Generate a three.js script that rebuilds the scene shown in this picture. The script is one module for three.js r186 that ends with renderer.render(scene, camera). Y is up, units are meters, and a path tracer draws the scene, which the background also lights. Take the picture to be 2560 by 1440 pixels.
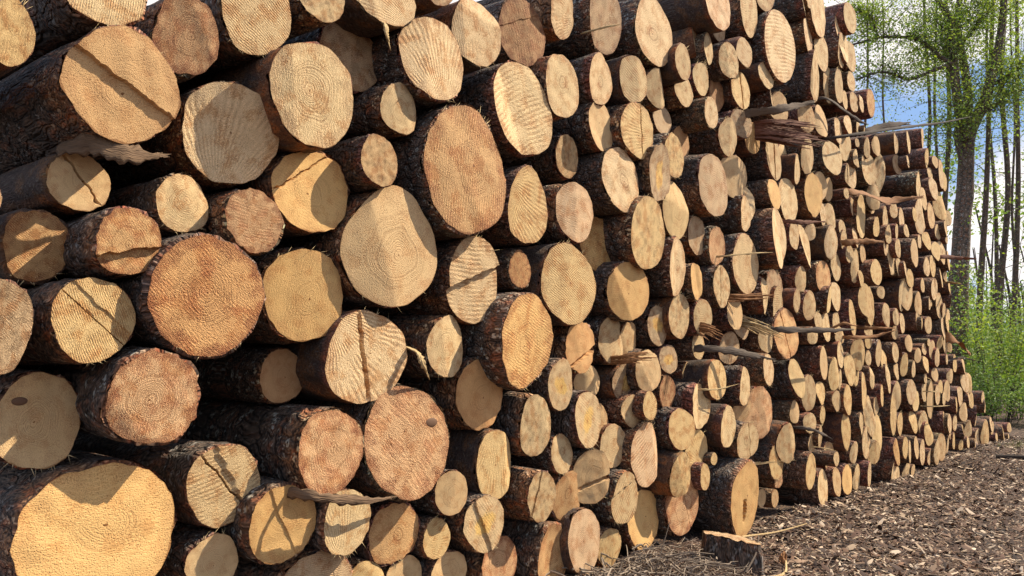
import * as THREE from 'three';
import { mergeGeometries, toCreasedNormals } from 'three/addons/utils/BufferGeometryUtils.js';
import { createNoise2D, createNoise3D } from 'simplex-noise';

// ---------- camera, sky, sun, exposure ----------
const DEG = Math.PI / 180, TH = 39.5 * DEG, CAMH = 1.5, FACE = 2.5;   // the pile's front stands 2.5 m from the camera, running off to the right
const scene = new THREE.Scene();
const camera = new THREE.PerspectiveCamera(2 * Math.atan(720 / 1980) / DEG, 16 / 9, 0.05, 900);
camera.position.set(0, CAMH, 0);
camera.rotation.set(Math.atan(130 / 1980), 0, 0);
const renderer = new THREE.WebGLRenderer({ antialias: true });
renderer.toneMapping = THREE.LinearToneMapping;
renderer.toneMappingExposure = 1.55;
renderer.shadowMap.enabled = true;
const DX = new THREE.Vector3(Math.sin(TH), 0, -Math.cos(TH)), OUT = new THREE.Vector3(Math.cos(TH), 0, Math.sin(TH)), UP = new THREE.Vector3(0, 1, 0);
const YAW = Math.PI / 2 - TH;
const P3 = (u, v, d) => new THREE.Vector3().addScaledVector(DX, u).addScaledVector(OUT, d - FACE).setY(v);
// sun: along the pile from the right, high, a little in front of the sawn faces
const SA = 22 * DEG, SE = 47 * DEG;
const SUN = new THREE.Vector3().addScaledVector(DX, Math.cos(SA) * Math.cos(SE)).addScaledVector(UP, Math.cos(SA) * Math.sin(SE)).addScaledVector(OUT, Math.sin(SA)).normalize();
const sun = new THREE.DirectionalLight(new THREE.Color(1, 0.89, 0.71), 5.0);
sun.position.copy(SUN).multiplyScalar(60).add(new THREE.Vector3(5, 0, -6)); sun.target.position.set(5, 0, -6);
sun.castShadow = true; sun.shadow.mapSize.set(4096, 4096);
Object.assign(sun.shadow.camera, { left: -30, right: 30, top: 30, bottom: -30, near: 1, far: 140 });
scene.add(sun, sun.target);

let seed = 7;
function srand(n) { seed = (n * 2654435761) >>> 0; }
function rnd() { seed = (seed + 0x6d2b79f5) >>> 0; let t = Math.imul(seed ^ (seed >>> 15), 1 | seed); t = (t + Math.imul(t ^ (t >>> 7), 61 | t)) ^ t; return ((t ^ (t >>> 14)) >>> 0) / 4294967296; }
const rr = (a, b) => a + (b - a) * rnd();
const n2 = createNoise2D(rnd), n3 = createNoise3D(rnd);
const clamp = (x, a = 0, b = 1) => Math.min(b, Math.max(a, x)), sm = (a, b, x) => { const t = clamp((x - a) / (b - a)); return t * t * (3 - 2 * t); }, mix = (a, b, t) => a + (b - a) * t;
const fbm = (x, y, o = 4) => { let s = 0, a = 0.5, f = 1; for (let i = 0; i < o; i++) { s += a * n2(x * f + i * 17.3, y * f - i * 9.1); a *= 0.5; f *= 2.03; } return s; };
const toS = (c) => 255 * (c <= 0.0031308 ? 12.92 * c : 1.055 * Math.pow(c, 1 / 2.4) - 0.055);

{ // sky: blue between bright fair-weather clouds
  const w = 1024, h = 512, d = new Float32Array(w * h * 4);
  for (let j = 0; j < h; j++) for (let i = 0; i < w; i++) {
    const el = (j / h - 0.5) * Math.PI, az = (i / w) * 2 * Math.PI, y = Math.sin(el), cx = Math.cos(el) * Math.cos(az), cz = Math.cos(el) * Math.sin(az);
    const k = Math.max(0, y), hz = Math.pow(1 - k, 4);
    let r = mix(0.20, 0.50, hz), g = mix(0.40, 0.66, hz), b = mix(0.80, 0.86, hz);
    let f = 0, a = 0.5, q = 2.3;
    const sx = cx / (k + 0.28), sz = cz / (k + 0.28);
    for (let o = 0; o < 5; o++) { f += a * n3(sx * q * 0.62, sz * q * 0.62, o * 3.1 + 4.4); a *= 0.5; q *= 2.1; }
    const c = sm(-0.04, 0.26, f + 0.04) * sm(-0.05, 0.08, y);
    r = mix(r, 1.05, c); g = mix(g, 1.02, c); b = mix(b, 1.0, c);
    if (y < 0) { const t = sm(0, -0.25, y); r = mix(r, 0.16, t); g = mix(g, 0.14, t); b = mix(b, 0.1, t); }
    d.set([r * .74, g * .72, b * .72, 1], (j * w + i) * 4);
  }
  const t = new THREE.DataTexture(d, w, h, THREE.RGBAFormat, THREE.FloatType);
  t.mapping = THREE.EquirectangularReflectionMapping; t.colorSpace = THREE.LinearSRGBColorSpace; t.magFilter = t.minFilter = THREE.LinearFilter; t.wrapS = THREE.RepeatWrapping; t.needsUpdate = true;
  scene.background = t; scene.environment = t;
}
scene.environmentIntensity = 1;

// ---------- helpers ----------
const taken = {};
function numbered(n) { const k = taken[n] = (taken[n] ?? -1) + 1; return k ? n + '_' + String(k).padStart(3, '0') : n; }
function tag(o, label, category, group, kind) { o.userData.label = label; if (category) o.userData.category = category; if (group) o.userData.group = group; if (kind) o.userData.kind = kind; return o; }
function shadow(m) { m.castShadow = m.receiveShadow = true; return m; }
function part(name, geo, mat, parent) { const m = shadow(new THREE.Mesh(geo, mat)); m.name = name; parent.add(m); return m; }
function thing(name, label, category, pos, group) { const g = new THREE.Group(); g.name = numbered(name); g.position.copy(pos); tag(g, label, category, group); scene.add(g); return g; }
function geo(pos, idx, uv, col) {
  const g = new THREE.BufferGeometry(); g.setAttribute('position', new THREE.Float32BufferAttribute(pos, 3));
  if (uv) g.setAttribute('uv', new THREE.Float32BufferAttribute(uv, 2)); if (col) g.setAttribute('color', new THREE.Float32BufferAttribute(col, 3));
  g.setIndex(idx); return g;
}
function dataTex(n, fn, srgb, rep, chan = 4) {
  const d = new Uint8Array(n * n * 4);
  for (let j = 0; j < n; j++) for (let i = 0; i < n; i++) { const c = fn(i / n, j / n); const o = (j * n + i) * 4; for (let k = 0; k < 3; k++) { const v = c.length ? c[k] : c; d[o + k] = srgb ? clamp(toS(clamp(v)), 0, 255) : clamp(v) * 255; } d[o + 3] = 255; }
  const t = new THREE.DataTexture(d, n, n, THREE.RGBAFormat); t.magFilter = THREE.LinearFilter; t.minFilter = THREE.LinearMipmapLinearFilter; t.generateMipmaps = true;
  if (srgb) t.colorSpace = THREE.SRGBColorSpace; if (rep) t.wrapS = t.wrapT = THREE.RepeatWrapping; t.needsUpdate = true; return t;
}

// ---------- sawn wood: end-grain textures ----------
const FACES = [];
function faceTex(k) {
  // opt: rings strength, saw lines, specks, red rim, yellow heart
  const O = [
    { ring: .9, saw: .25, spk: .25, rim: .3 }, { ring: .7, saw: .1, spk: .15, rim: .2, smooth: 1 }, { ring: 1, saw: .35, spk: .5, rim: .8 }, { ring: .8, saw: .6, spk: .35, rim: .5 },
    { ring: .35, saw: 1, spk: .3, rim: .25 }, { ring: .3, saw: 1.1, spk: .45, rim: .5 }, { ring: .25, saw: .7, spk: .25, rim: .1, fan: 1 }, { ring: .2, saw: 1, spk: .35, rim: .3, fan: 1 },
    { ring: .4, saw: .4, spk: 1, rim: .2 }, { ring: .3, saw: .35, spk: .9, rim: .5 }, { ring: .4, saw: .5, spk: .5, rim: .15, heart: 1 }, { ring: .25, saw: .5, spk: .7, rim: .3, heart: 1.2, grey: 1 },
    { ring: .5, saw: .2, spk: .1, rim: .25, smooth: 1 }, { ring: 1, saw: .3, spk: .3, rim: 1.1, darkring: 1 }, { ring: .4, saw: .8, spk: .4, rim: .2 }, { ring: .6, saw: .5, spk: .6, rim: .7 }][k % 16];
  const s = k * 31.7 + 2, pxo = fbm(s, 1) * .45, pyo = fbm(1, s) * .45, sa = s * 1.3, ca = Math.cos(sa), sn = Math.sin(sa), N = 400;
  const ringN = 17 + (k * 7) % 10, bump = new Float32Array(N * N), r0 = .3 + .25 * ((k * 13) % 7) / 7, sawF = 30 + k % 5 * 7;
  const col = (U, V) => {
    const x = U * 2 - 1, y = V * 2 - 1, R = Math.hypot(x, y);
    const wx = x - pxo * (1 - R) + .045 * n2(x * 1.5 + s, y * 1.5) + .006 * n2(x * 6 + s, y * 6), wy = y - pyo * (1 - R) + .045 * n2(x * 1.5, y * 1.5 + s) + .006 * n2(x * 6, y * 6 - s), r = Math.hypot(wx, wy);
    const t = x * ca + y * sn, q = -x * sn + y * ca;
    const g1 = n2(x * 34 + s, y * 34), g2 = n2(x * 70 - s, y * 70), g3 = n2(x * 17 + s, y * 17 - s), grain = .5 * g1 + .45 * g2 + .25 * g3, streak = n2(t * 7 + s, q * 52), streak2 = n2(t * 16 - s, q * 95);
    const m1 = fbm(x * 1.5 + s, y * 1.5 + 5, 3), m2 = fbm(x * 2.2 - s, y * 2.2 + 2, 3), m3 = fbm(x * 1.2 + 7, y * 1.2 - s, 3);
    // annual rings, sharpest round the pith
    const rp = r * ringN * (1.15 - .15 * r) + .9 * n2(r * 5 + s, 3), fr = rp - Math.floor(rp), late = sm(.35, .75, fr) * (1 - sm(.85, 1, fr));
    const ringA = clamp(O.ring * .7 * (sm(.02, .1, r) * sm(r0 + .3, r0 - .05, r + .12 * m1) + .35 * sm(-.1, .4, m2)) * (.8 + .5 * grain));
    // chainsaw strokes
    const bend = O.fan ? Math.atan2(q + .8, t + 1.2) * 46 : q * sawF + t * t * 2.5, ln = Math.sin(bend * 2 + .9 * n2(q * 3 + s, t)) * .75 + .5 * streak, sawA = O.saw * sm(-.3, .25, m3 + .12);
    // stain: resin and bark dirt soaked into the grain
    const st = sm(-.02, .28, m1 + .42 * grain + .2 * streak - .14 + .14 * O.spk), rimS = O.rim * sm(-.1, .35, (R - .78) * 1.9 + .5 * m2 + .34 * grain), pit = sm(.36, .52, .62 * g2 + .5 * g1 * .8 + O.spk * (.2 + .55 * m2) - .16), fluff = sm(.2, .55, -grain + .5 * m3 - .05);
    let c = [1, .735, .40];
    const mul = (m, a) => { for (let i = 0; i < 3; i++) c[i] *= 1 + (m[i] - 1) * clamp(a); };
    const q1 = O.smooth ? .55 : 1;
    mul([.66, .55, .44], (.5 + .5 * streak) * .55 * q1 + .25 * (.5 + .5 * streak2) * q1);
    mul([.72, .52, .36], st * .75 * q1); mul([.42, .29, .19], late * ringA * .85); mul([.58, .45, .33], clamp(-ln) * sawA * .75); mul([1.2, 1.2, 1.18], clamp(ln) * sawA * .7);
    mul([.50, .30, .22], rimS * .85); mul([.66, .42, .33], O.rim * .7 * sm(.05, .4, m3 + .4 * grain));
    if (O.heart) { const hh = sm(.46, .3, Math.hypot(wx * 1.2, wy * .75) + .13 * m2 + .06 * grain); mul([1.05, .95, .58], hh); mul([.74, .74, .84], (1 - hh) * (O.grey ? .85 : .35)); }
    if (O.darkring) { const dr = sm(.09, .0, Math.abs(r - r0 - .08 * m1)) * (.45 + .6 * grain + .3 * late); mul([.42, .29, .2], dr); }
    mul([1.35, 1.38, 1.4], fluff * .8 * q1); mul([.2, .14, .1], pit * (O.smooth ? .6 : .9)); mul([.55, .45, .36], sm(.975, 1, R));
    if (r < .022) mul([.35, .25, .16], 1);
    bump[Math.round(V * N) * N + Math.round(U * N)] = .55 + q1 * (.2 * ln * sawA + .1 * streak - .16 * grain) - late * ringA * .22 - pit * .35;
    return c.map((v) => v * .74);
  };
  const map = dataTex(N, col, true), bm = dataTex(N, (U, V) => bump[Math.round(V * N) * N + Math.round(U * N)], false);
  FACES[k] = { map, bm };
}
for (let k = 0; k < 24; k++) faceTex(k);
const TONES = {
  p: [[1, 1, .96], [0, 3, 4, 6, 14, 8, 16, 20, 22]], y: [[1.0, .96, .80], [6, 7, 4, 14, 8, 1, 17, 22]], w: [[1.1, 1.1, 1.12], [4, 6, 14, 7, 0, 20, 23]], t: [[.92, .85, .76], [1, 12, 0, 8, 16, 17]],
  o: [[.98, .82, .66], [0, 2, 3, 12, 5, 18, 19]], r: [[.95, .80, .74], [2, 9, 15, 5, 18]], R: [[.88, .67, .48], [2, 18, 15, 12]], g: [[.82, .78, .80], [8, 9, 14, 12]], Y: [[.98, .82, .56], [1, 12, 3, 6, 17]],
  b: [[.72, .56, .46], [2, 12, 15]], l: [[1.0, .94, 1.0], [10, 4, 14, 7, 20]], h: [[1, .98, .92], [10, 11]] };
const wmats = {};
function woodMat(tone, k, vari) {
  const key = tone + k + vari; if (wmats[key]) return wmats[key];
  const c = TONES[tone][0], f = [1, .9, 1.07][vari], h = [0, .02, -.03][vari];
  return wmats[key] = new THREE.MeshStandardMaterial({ color: new THREE.Color(c[0] * f, c[1] * f * (1 - h * .5), c[2] * f * (1 - h)), map: FACES[k].map, bumpMap: FACES[k].bm, bumpScale: .0055, roughness: .85 });
}

// ---------- bark ----------
const BARKS = [0, 1, 2].map((k) => {
  const N = 512, s = k * 50 + 3, B = new Float32Array(N * N);
  const per = (x, y, fx, fy, o) => { // tileable noise on a torus of two axes
    let v = 0; const a = x * 2 * Math.PI, b = y * 2 * Math.PI;
    v = n3(Math.cos(a) * fx + s + o, Math.sin(a) * fx, Math.cos(b) * fy + Math.sin(b) * fy * .7 + o); return v; };
  const cell = (x, y, cx, cy) => { let d1 = 9, d2 = 9; const X = x * cx, Y = y * cy, ix = Math.floor(X), iy = Math.floor(Y);
    for (let a = -1; a <= 1; a++) for (let b = -1; b <= 1; b++) { const gx = ix + a, gy = iy + b, hx = ((gx % cx) + cx) % cx, hy = ((gy % cy) + cy) % cy; let h = Math.sin(hx * 127.1 + hy * 311.7 + s) * 43758.5; h -= Math.floor(h); let g = Math.sin(hx * 269.5 + hy * 183.3 + s) * 43758.5; g -= Math.floor(g);
      const d = Math.hypot(gx + h - X, (gy + g - Y) * 1.0); if (d < d1) { d2 = d1; d1 = d; } else if (d < d2) d2 = d; } return [d1, d2]; };
  const map = dataTex(N, (u, v) => {
    const wu = u + .025 * per(u, v, 1.6, 1.6, 4), wv = v + .03 * per(u, v, 1.6, 1.6, 9);
    const [d1, d2] = cell(wu, wv, 14, 6), [e1, e2] = cell(wu, wv, 30, 16);
    const plate = sm(.02, .22, d2 - d1), fl = sm(.0, .3, e2 - e1), n = per(u, v, 1.2, 1.2, 1), f = per(u, v, 9, 9, 2), lich = sm(.35, .6, per(u, v, 2.6, 2.6, 7) * .7 + f * .35);
    let c;
    if (k === 2) { const o = sm(-.2, .4, n + .3 * f); c = [mix(.07, .16, o), mix(.045, .082, o), mix(.034, .04, o)]; const fk = sm(.1, .4, f + .3 * n + .5 * (fl - .6)), gy = sm(.25, .55, per(u, v, 5, 5, 31) * .6 + f * .4); c = c.map((q, z) => mix(q * mix(1, .5, fk), [.14, .115, .09][z], gy * .7)); B[Math.round(v * N) * N + Math.round(u * N)] = .55 + .2 * f + .15 * n - .3 * fk + .2 * gy; }
    else { const h = .62 + .38 * plate * (.6 + .4 * f); c = [.112 * h * (1 + .45 * n + .7 * f), .078 * h * (1 + .4 * n + .7 * f), .056 * h * (1 + .35 * n + .7 * f)]; const red = sm(.2, .65, per(u, v, 1.9, 1.9, 21)); c = [c[0] * mix(1, 1.5, red), c[1] * mix(1, 1.05, red), c[2] * mix(1, .85, red)];
      if (k === 1) c = [mix(c[0], .30, lich), mix(c[1], .30, lich), mix(c[2], .26, lich)]; else c = c.map((q, i) => mix(q, [.30, .28, .25][i], lich * .6));
      B[Math.round(v * N) * N + Math.round(u * N)] = .12 + .5 * plate + .25 * fl * plate + .1 * f; }
    return c;
  }, true, true);
  const bm = dataTex(N, (u, v) => B[Math.round(v * N) * N + Math.round(u * N)], false, true);
  return new THREE.MeshStandardMaterial({ map, bumpMap: bm, bumpScale: k === 2 ? .014 : .02, roughness: .95, vertexColors: true });
});
const fibreMat = new THREE.MeshStandardMaterial({ color: new THREE.Color(.62, .46, .24), roughness: .9 }), knotMat = new THREE.MeshStandardMaterial({ color: new THREE.Color(.14, .07, .035), roughness: .8 });

// ---------- one log ----------
// local frame: +z out of the pile, +x along the pile to the right; the sawn face lies about z = 0
function logShape(i, R, asp, tone, feat, lod) {
  srand(i + 101);
  const ph = [rr(0, 6.3), rr(0, 6.3), rr(0, 6.3), rr(0, 6.3), rr(0, 6.3)], am = [rr(.005, .03), rr(.01, .035), rr(.005, .025), rr(.003, .012), rr(.002, .01)];
  const outl = (t) => R * (1 + am[0] * Math.cos(2 * t + ph[0]) + am[1] * Math.cos(3 * t + ph[1]) + am[2] * Math.cos(4 * t + ph[2]) + am[3] * Math.cos(7 * t + ph[3]) + am[4] * Math.cos(11 * t + ph[4]));
  const thick = ('oRYr'.includes(tone) ? rr(.008, .015) : rr(.004, .008)) * Math.min(1, R / .12);
  const rot = rr(0, 6.28), A = rot;
  // relief
  const F = []; let hole = null;
  for (const m of feat.matchAll(/([SGFHK])(-?[\d.]*),?(-?[\d.]*),?(-?[\d.]*)/g)) { if (m[1] === 'H') hole = 1; else if (m[1] !== 'K') F.push({ k: m[1], a: +m[2] * DEG, o: +m[3] * R, h: +m[4] }); }
  if (!F.length && !hole && rnd() < .82) { F.push({ k: 'F', a: rr(40, 130) * DEG, o: rr(.05, .6) * (rnd() < .5 ? -1 : 1) * R, h: rr(.08, .3) * (rnd() < .7 ? -1 : 1) }); if (rnd() < .35) F.push({ k: 'F', a: rr(-100, 100) * DEG, o: rr(.1, .6) * R, h: rr(-.4, .25) }); }
  if (!feat && rnd() < .07) F.push({ k: rnd() < .5 ? 'S' : 'G', a: rr(-80, 80) * DEG, o: rr(-.4, .5) * R, h: rnd() < .5 ? rr(.006, .014) : rr(.003, .006) });
  const tx = rr(-.06, .06), ty = rr(-.07, .05), nz = rr(.3, 1) * .0022 * R / .14, ns = i * 7.13;
  const main = F.find((f) => f.k !== 'F') ?? F[0], ma = main ? main.a : rr(0, 3);
  const mf = main && main.k !== 'F' ? main : null, wob = (t) => mf ? .0055 * n2(t * 13 + ns, 5) + .0025 * n2(t * 48 + ns, 9) : 0;
  const zf = (x, y) => {
    let z = tx * x + ty * y + nz * n2(x / R * 1.6 + ns, y / R * 1.6) + .25 * nz * n2(x / R * 6 + ns, y / R * 6);
    for (const f of F) { const t = x * Math.cos(f.a) + y * Math.sin(f.a), q = -x * Math.sin(f.a) + y * Math.cos(f.a) - f.o - (f === mf ? wob(t) : 0);
      if (f.k === 'F') z += f.h * Math.max(0, q);
      if (f.k === 'S') z += f.h * sm(-.0015, .0015, q) * sm(1.1, .5, Math.abs(t) / R * (q > 0 ? .4 : .4));
      if (f.k === 'G') z -= (.02 + f.h) * sm(f.h, f.h * .4, Math.abs(q)) * sm(1.02, .7, Math.abs(t) / R); }
    if (hole) { const hx = (x + .02 * R) / (R * .09 * (1.4 + y / R * 1.2)), hy = (y + .3 * R) / (R * .3); z -= .12 * sm(1, .75, Math.hypot(hx, hy)); }
    return z;
  };
  const wood = (t) => outl(t) - thick * (.75 + .5 * n2(t * 3 + ns, 1));
  // sawn face: strips parallel to its main line
  const M = lod ? 24 : 84, poly = [];
  for (let j = 0; j < M; j++) { const t = j / M * 2 * Math.PI, r = wood(t), x = r * Math.cos(t) * asp, y = r * Math.sin(t); poly.push([x * Math.cos(ma) + y * Math.sin(ma), -x * Math.sin(ma) + y * Math.cos(ma)]); }
  let s0 = 9, s1 = -9; for (const p of poly) { s0 = Math.min(s0, p[1]); s1 = Math.max(s1, p[1]); }
  const NS = lod ? 12 : hole ? 46 : 30, NT = lod ? 7 : hole ? 36 : mf ? 34 : 17; let S = [];
  for (let j = 0; j <= NS; j++) { const c = (1 - Math.cos(Math.PI * j / NS)) / 2; S.push(mix(s0 + 1e-5, s1 - 1e-5, c * .8 + .2 * j / NS)); }
  if (!lod) for (const f of F) if (Math.abs(f.a - ma) < .02) { const e = f.k === 'G' ? [-f.h * 1.02, -f.h * .4, f.h * .4, f.h * 1.02] : f.k === 'S' ? [-.006, -.002, .002, .006] : [0]; for (const q of e) if (f.o + q > s0 + .004 && f.o + q < s1 - .004) S.push(f.o + q); }
  S.sort((a, b) => a - b);
  const pos = [], uv = [], idx = [];
  const ring = (x, y) => { const t = Math.atan2(y, x / asp); return [t, Math.hypot(x / asp, y) / wood(t)]; };
  for (const s of S) {
    let a = 9, b = -9;
    for (let j = 0; j < M; j++) { const p = poly[j], q = poly[(j + 1) % M]; if ((p[1] - s) * (q[1] - s) <= 0 && p[1] !== q[1]) { const x = p[0] + (q[0] - p[0]) * (s - p[1]) / (q[1] - p[1]); a = Math.min(a, x); b = Math.max(b, x); } }
    if (a > b) a = b = 0;
    for (let j = 0; j <= NT; j++) { const t = mix(a, b, j / NT), sw = s + (mf ? wob(t) * Math.max(0, 1 - Math.abs(s - mf.o) / (.3 * R)) * (1 - Math.pow(Math.abs(2 * j / NT - 1), 6)) : 0), x = t * Math.cos(ma) - sw * Math.sin(ma), y = t * Math.sin(ma) + sw * Math.cos(ma), [th, q] = ring(x, y);
      pos.push(x, y, zf(x, y)); uv.push(.5 + .497 * q * Math.cos(th + A), .5 + .497 * q * Math.sin(th + A)); }
  }
  for (let i2 = 0; i2 + 1 < S.length; i2++) for (let j = 0; j < NT; j++) { const a = i2 * (NT + 1) + j, b = a + NT + 1; idx.push(a, a + 1, b, b, a + 1, b + 1); }
  let face = geo(pos, idx, uv);
  face = toCreasedNormals(face, lod ? 1.2 : .45);
  // bark: rim, then rings along the body; a plain sawn end far inside the pile
  const K = lod ? 18 : 40, len = rr(2.7, 3.2), zs = lod ? [0, -.3, -1, -len] : [0, -.012, -.04, -.09, -.16, -.26, -.4, -.6, -.9, -1.4, -2.1, -len];
  const bp = [], bu = [], bi = [], bc = [], tap = rr(-.015, .02), rough = (lod ? .004 : .008) * Math.min(1, R / .13), per = 2 * Math.PI * R;
  const peel = !lod && rnd() < .45 ? rr(.06, .3) : 0, pa = rr(0, 6.28), rep = Math.max(1, Math.round(per / .75)), u0 = rnd(), red = [rr(1.7, 3.0), rr(1.1, 1.7), rr(.7, 1.1)];
  const ez = []; for (let k = 0; k <= K; k++) { const t = (k % K) / K * 2 * Math.PI, r = wood(t); ez.push(zf(r * Math.cos(t) * asp, r * Math.sin(t))); }
  for (let k = 0; k <= K; k++) { const t = (k % K) / K * 2 * Math.PI, r = wood(t) - .002; bp.push(r * Math.cos(t) * asp, r * Math.sin(t), ez[k] - .0025); bu.push(u0 + rep * k / K, 0); bc.push(...red); }
  for (const z of zs) for (let k = 0; k <= K; k++) {
    const t = (k % K) / K * 2 * Math.PI, hsh = n2(t * 9 + ns, z * 11 + ns * .3) , fine = n2(Math.cos(t) * 6 * R / .1 + ns, Math.sin(t) * 6 * R / .1 + z * 18);
    const bare = peel * sm(.25, -.2, Math.cos(t - pa) - .4) > 0 && -z < peel * (.6 + .5 * n2(t * 4 + ns, 7)) ? 1 : 0;
    let r = outl(t) * (1 - tap * z * .5) + rough * (.6 * hsh + .55 * fine) - bare * thick * .8, zz = z;
    if (z === 0) zz = ez[k] - .004 - .016 * Math.min(1, R / .14) * clamp(.35 + .9 * n2(t * 7 + ns, 3)) ; else zz = z + Math.min(0, ez[k] + .01);
    bp.push(r * Math.cos(t) * asp, r * Math.sin(t), zz); bu.push(u0 + rep * k / K, zz / .75);
    const e = z > -.02 ? .55 : 0; bc.push(...(bare ? [2.3, 1.6, 1.0] : [mix(1, red[0], e), mix(1, red[1], e), mix(1, red[2], e)]));
  }
  for (let r = 0; r < zs.length; r++) for (let k = 0; k < K; k++) { const a = r * (K + 1) + k, b = a + K + 1; bi.push(a, b, a + 1, a + 1, b, b + 1); }
  const c0 = bp.length / 3; bp.push(0, 0, -len - .01); bu.push(.5, .5); bc.push(1, 1, 1); const l0 = zs.length * (K + 1); for (let k = 0; k < K; k++) bi.push(l0 + k, c0, l0 + k + 1);
  const bark = geo(bp, bi, bu, bc); bark.computeVertexNormals();
  // weld the normals of the seam
  const nn = bark.attributes.normal; for (let r = 0; r <= zs.length; r++) { const a = r * (K + 1), b = a + K, v = new THREE.Vector3(nn.getX(a) + nn.getX(b), nn.getY(a) + nn.getY(b), nn.getZ(a) + nn.getZ(b)).normalize(); nn.setXYZ(a, v.x, v.y, v.z); nn.setXYZ(b, v.x, v.y, v.z); }
  return { face, bark, outl, wood, zf, asp };
}
function spikes(list) { // thin torn slivers: [x, y, z, dx, dy, dz, len, w]
  const p = [], ix = [];
  for (const [x, y, z, dx, dy, dz, l, w] of list) { const d = new THREE.Vector3(dx, dy, dz).normalize(), a = new THREE.Vector3(-d.y, d.x, .3).normalize(), b = new THREE.Vector3().crossVectors(d, a), o = p.length / 3;
    for (let k = 0; k < 3; k++) { const t = k * 2.1; p.push(x + w * (a.x * Math.cos(t) + b.x * Math.sin(t)), y + w * (a.y * Math.cos(t) + b.y * Math.sin(t)), z + w * (a.z * Math.cos(t) + b.z * Math.sin(t))); }
    const bx = rr(-.25, .25) * l, by = rr(-.25, .25) * l; p.push(x + d.x * l + a.x * bx + b.x * by, y + d.y * l + a.y * bx + b.y * by, z + d.z * l + a.z * bx + b.z * by);
    ix.push(o, o + 1, o + 3, o + 1, o + 2, o + 3, o + 2, o, o + 3); }
  const g = geo(p, ix); g.computeVertexNormals(); return g;
}
let logNo = 0;
function L(u, v, d, R, asp, code, label) {
  const tone = code[0], feat = code.slice(1), i = logNo++;
  const s = logShape(i, R, asp, tone, feat, R * 400 / Math.hypot(u, 2.5) < 9);
  const g = thing('pine_log', label, 'log', P3(u, v - R, d), 'sawn logs stacked in the pile');
  { const w = u > 5 ? .06 : .03; g.rotation.set(rr(-w, w), YAW + rr(-w, w), 0, 'YXZ'); }
  const tl = TONES[tone][1], m = woodMat(tone, tl[Math.floor(rnd() * tl.length)], Math.floor(rnd() * 3)), bk = rnd();
  const f = part('cut_face', s.face, m, g), b = part('bark', s.bark, BARKS[bk < .52 ? 0 : bk < .84 ? 1 : 2], g);
  f.position.y = b.position.y = R;
  if (feat.includes('K')) { const kx = tone === 't' ? -.42 * R : .52 * R, ky = tone === 't' ? .42 * R : .32 * R, kg = new THREE.SphereGeometry(1, 18, 10); kg.scale(R * .15, R * .085, .006); const k = part('knot', kg, knotMat, g); k.position.set(kx * asp, R + ky, s.zf(kx * asp, ky)); }
  const near = R / Math.hypot(u, 2.5);
  if (near > .012 && rnd() < .55) { const n = Math.floor(rr(4, 15)), c = rnd() < .6 ? -1.57 : 1.57, li = []; for (let k = 0; k < n; k++) { const t = c + rr(-.75, .75), r = s.wood(t); li.push([r * Math.cos(t) * asp, R + r * Math.sin(t), s.zf(r * Math.cos(t) * asp, r * Math.sin(t)) - .004, Math.cos(t) * .4 + rr(-.5, .5), Math.sin(t) * .6 + rr(-.3, .3), rr(.2, 1.1), rr(.01, .045), rr(.0008, .0022)]); } part('torn_fibres', spikes(li), fibreMat, g).userData.kind = 'stuff'; }
}
L(0.762,2.353,0.07,0.105,0.69,'y',"round log end cut off by the left photo edge, topmost log on the left");
L(1.02,2.571,0.05,0.12,1.12,'p',"pale ringed log resting on top of the big log with the saw ridge");
L(1.083,2.28,0.06,0.181,0.99,'oS-28.5,.05,.017',"large orange-yellow log crossed by a long diagonal saw ridge, upper left");
L(1.304,2.514,0.03,0.14,0.84,'r',"small rough reddish log right of the small gap of sky, top left");
L(1.555,2.683,0.03,0.171,0.83,'p',"pale log with vertical saw lines and a shaded right side, cut by the top edge");
L(1.498,2.227,-0.03,0.182,1.01,'wF-25,-.1,.22',"creamy log with a dark star-shaped pith and a pointed lower right corner");
L(1.029,1.994,-0.1,0.097,1.06,'tG-52,.12,.004',"tan log with dark inner rings split by one straight diagonal crack");
L(0.926,1.785,-0.13,0.116,0.89,'o',"shaded round log with orange centre rings at the left photo edge");
L(1.331,1.958,-0.02,0.105,0.98,'p',"small pale yellow log left of the speckled red-rimmed log");
L(1.11,1.799,0.06,0.107,1.02,'oS13,-.25,.02',"round log whose upper half stands proud above a short level saw step");
L(1.369,1.645,0.07,0.202,1.06,'R',"largest reddish-orange round log, left of centre in the pile");
L(1.555,1.917,0.04,0.119,1.05,'r',"small round log speckled white with a red rim, above the largest orange log");
L(1.029,1.561,0.04,0.132,0.95,'yS-41,.3,.004G-41,.02,.002',"pale yellow round log with two parallel diagonal cracks, orange bark at its left");
L(0.778,1.538,0.05,0.136,0.61,'g',"weathered grey knobbly log end cut by the left photo edge");
L(0.942,1.258,-0.11,0.148,0.86,'tK',"brown shaded log with a dark eye-shaped knot at the left photo edge");
L(1.204,1.32,0.07,0.152,0.99,'r',"pinkish ringed log below the largest orange log and right of the knotted one");
L(1.089,0.912,-0.01,0.224,1.11,'Y',"biggest log of all, broad deep-yellow end in the bottom left corner");
L(1.532,0.992,-0.07,0.148,0.95,'pG-50,.05,.004S-62,.2,.01',"rough pale log with a V-shaped split, right above the bottom left giant");
L(1.496,0.732,-0.07,0.098,1.03,'t',"small smooth tan log with curled rings at the bottom edge beside the giant");
L(1.724,0.838,-0.01,0.145,1.08,'Y',"amber-hearted log with a dark orange ring near the bottom, left of centre");
L(1.815,2.811,0.07,0.1,1.11,'p',"pale yellow half-round log hanging from the top edge, third of the upper left row");
L(2.142,2.938,0.05,0.134,1.25,'w',"whitish saw-lined log at the top edge above a dangling yellow bark curl");
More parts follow.
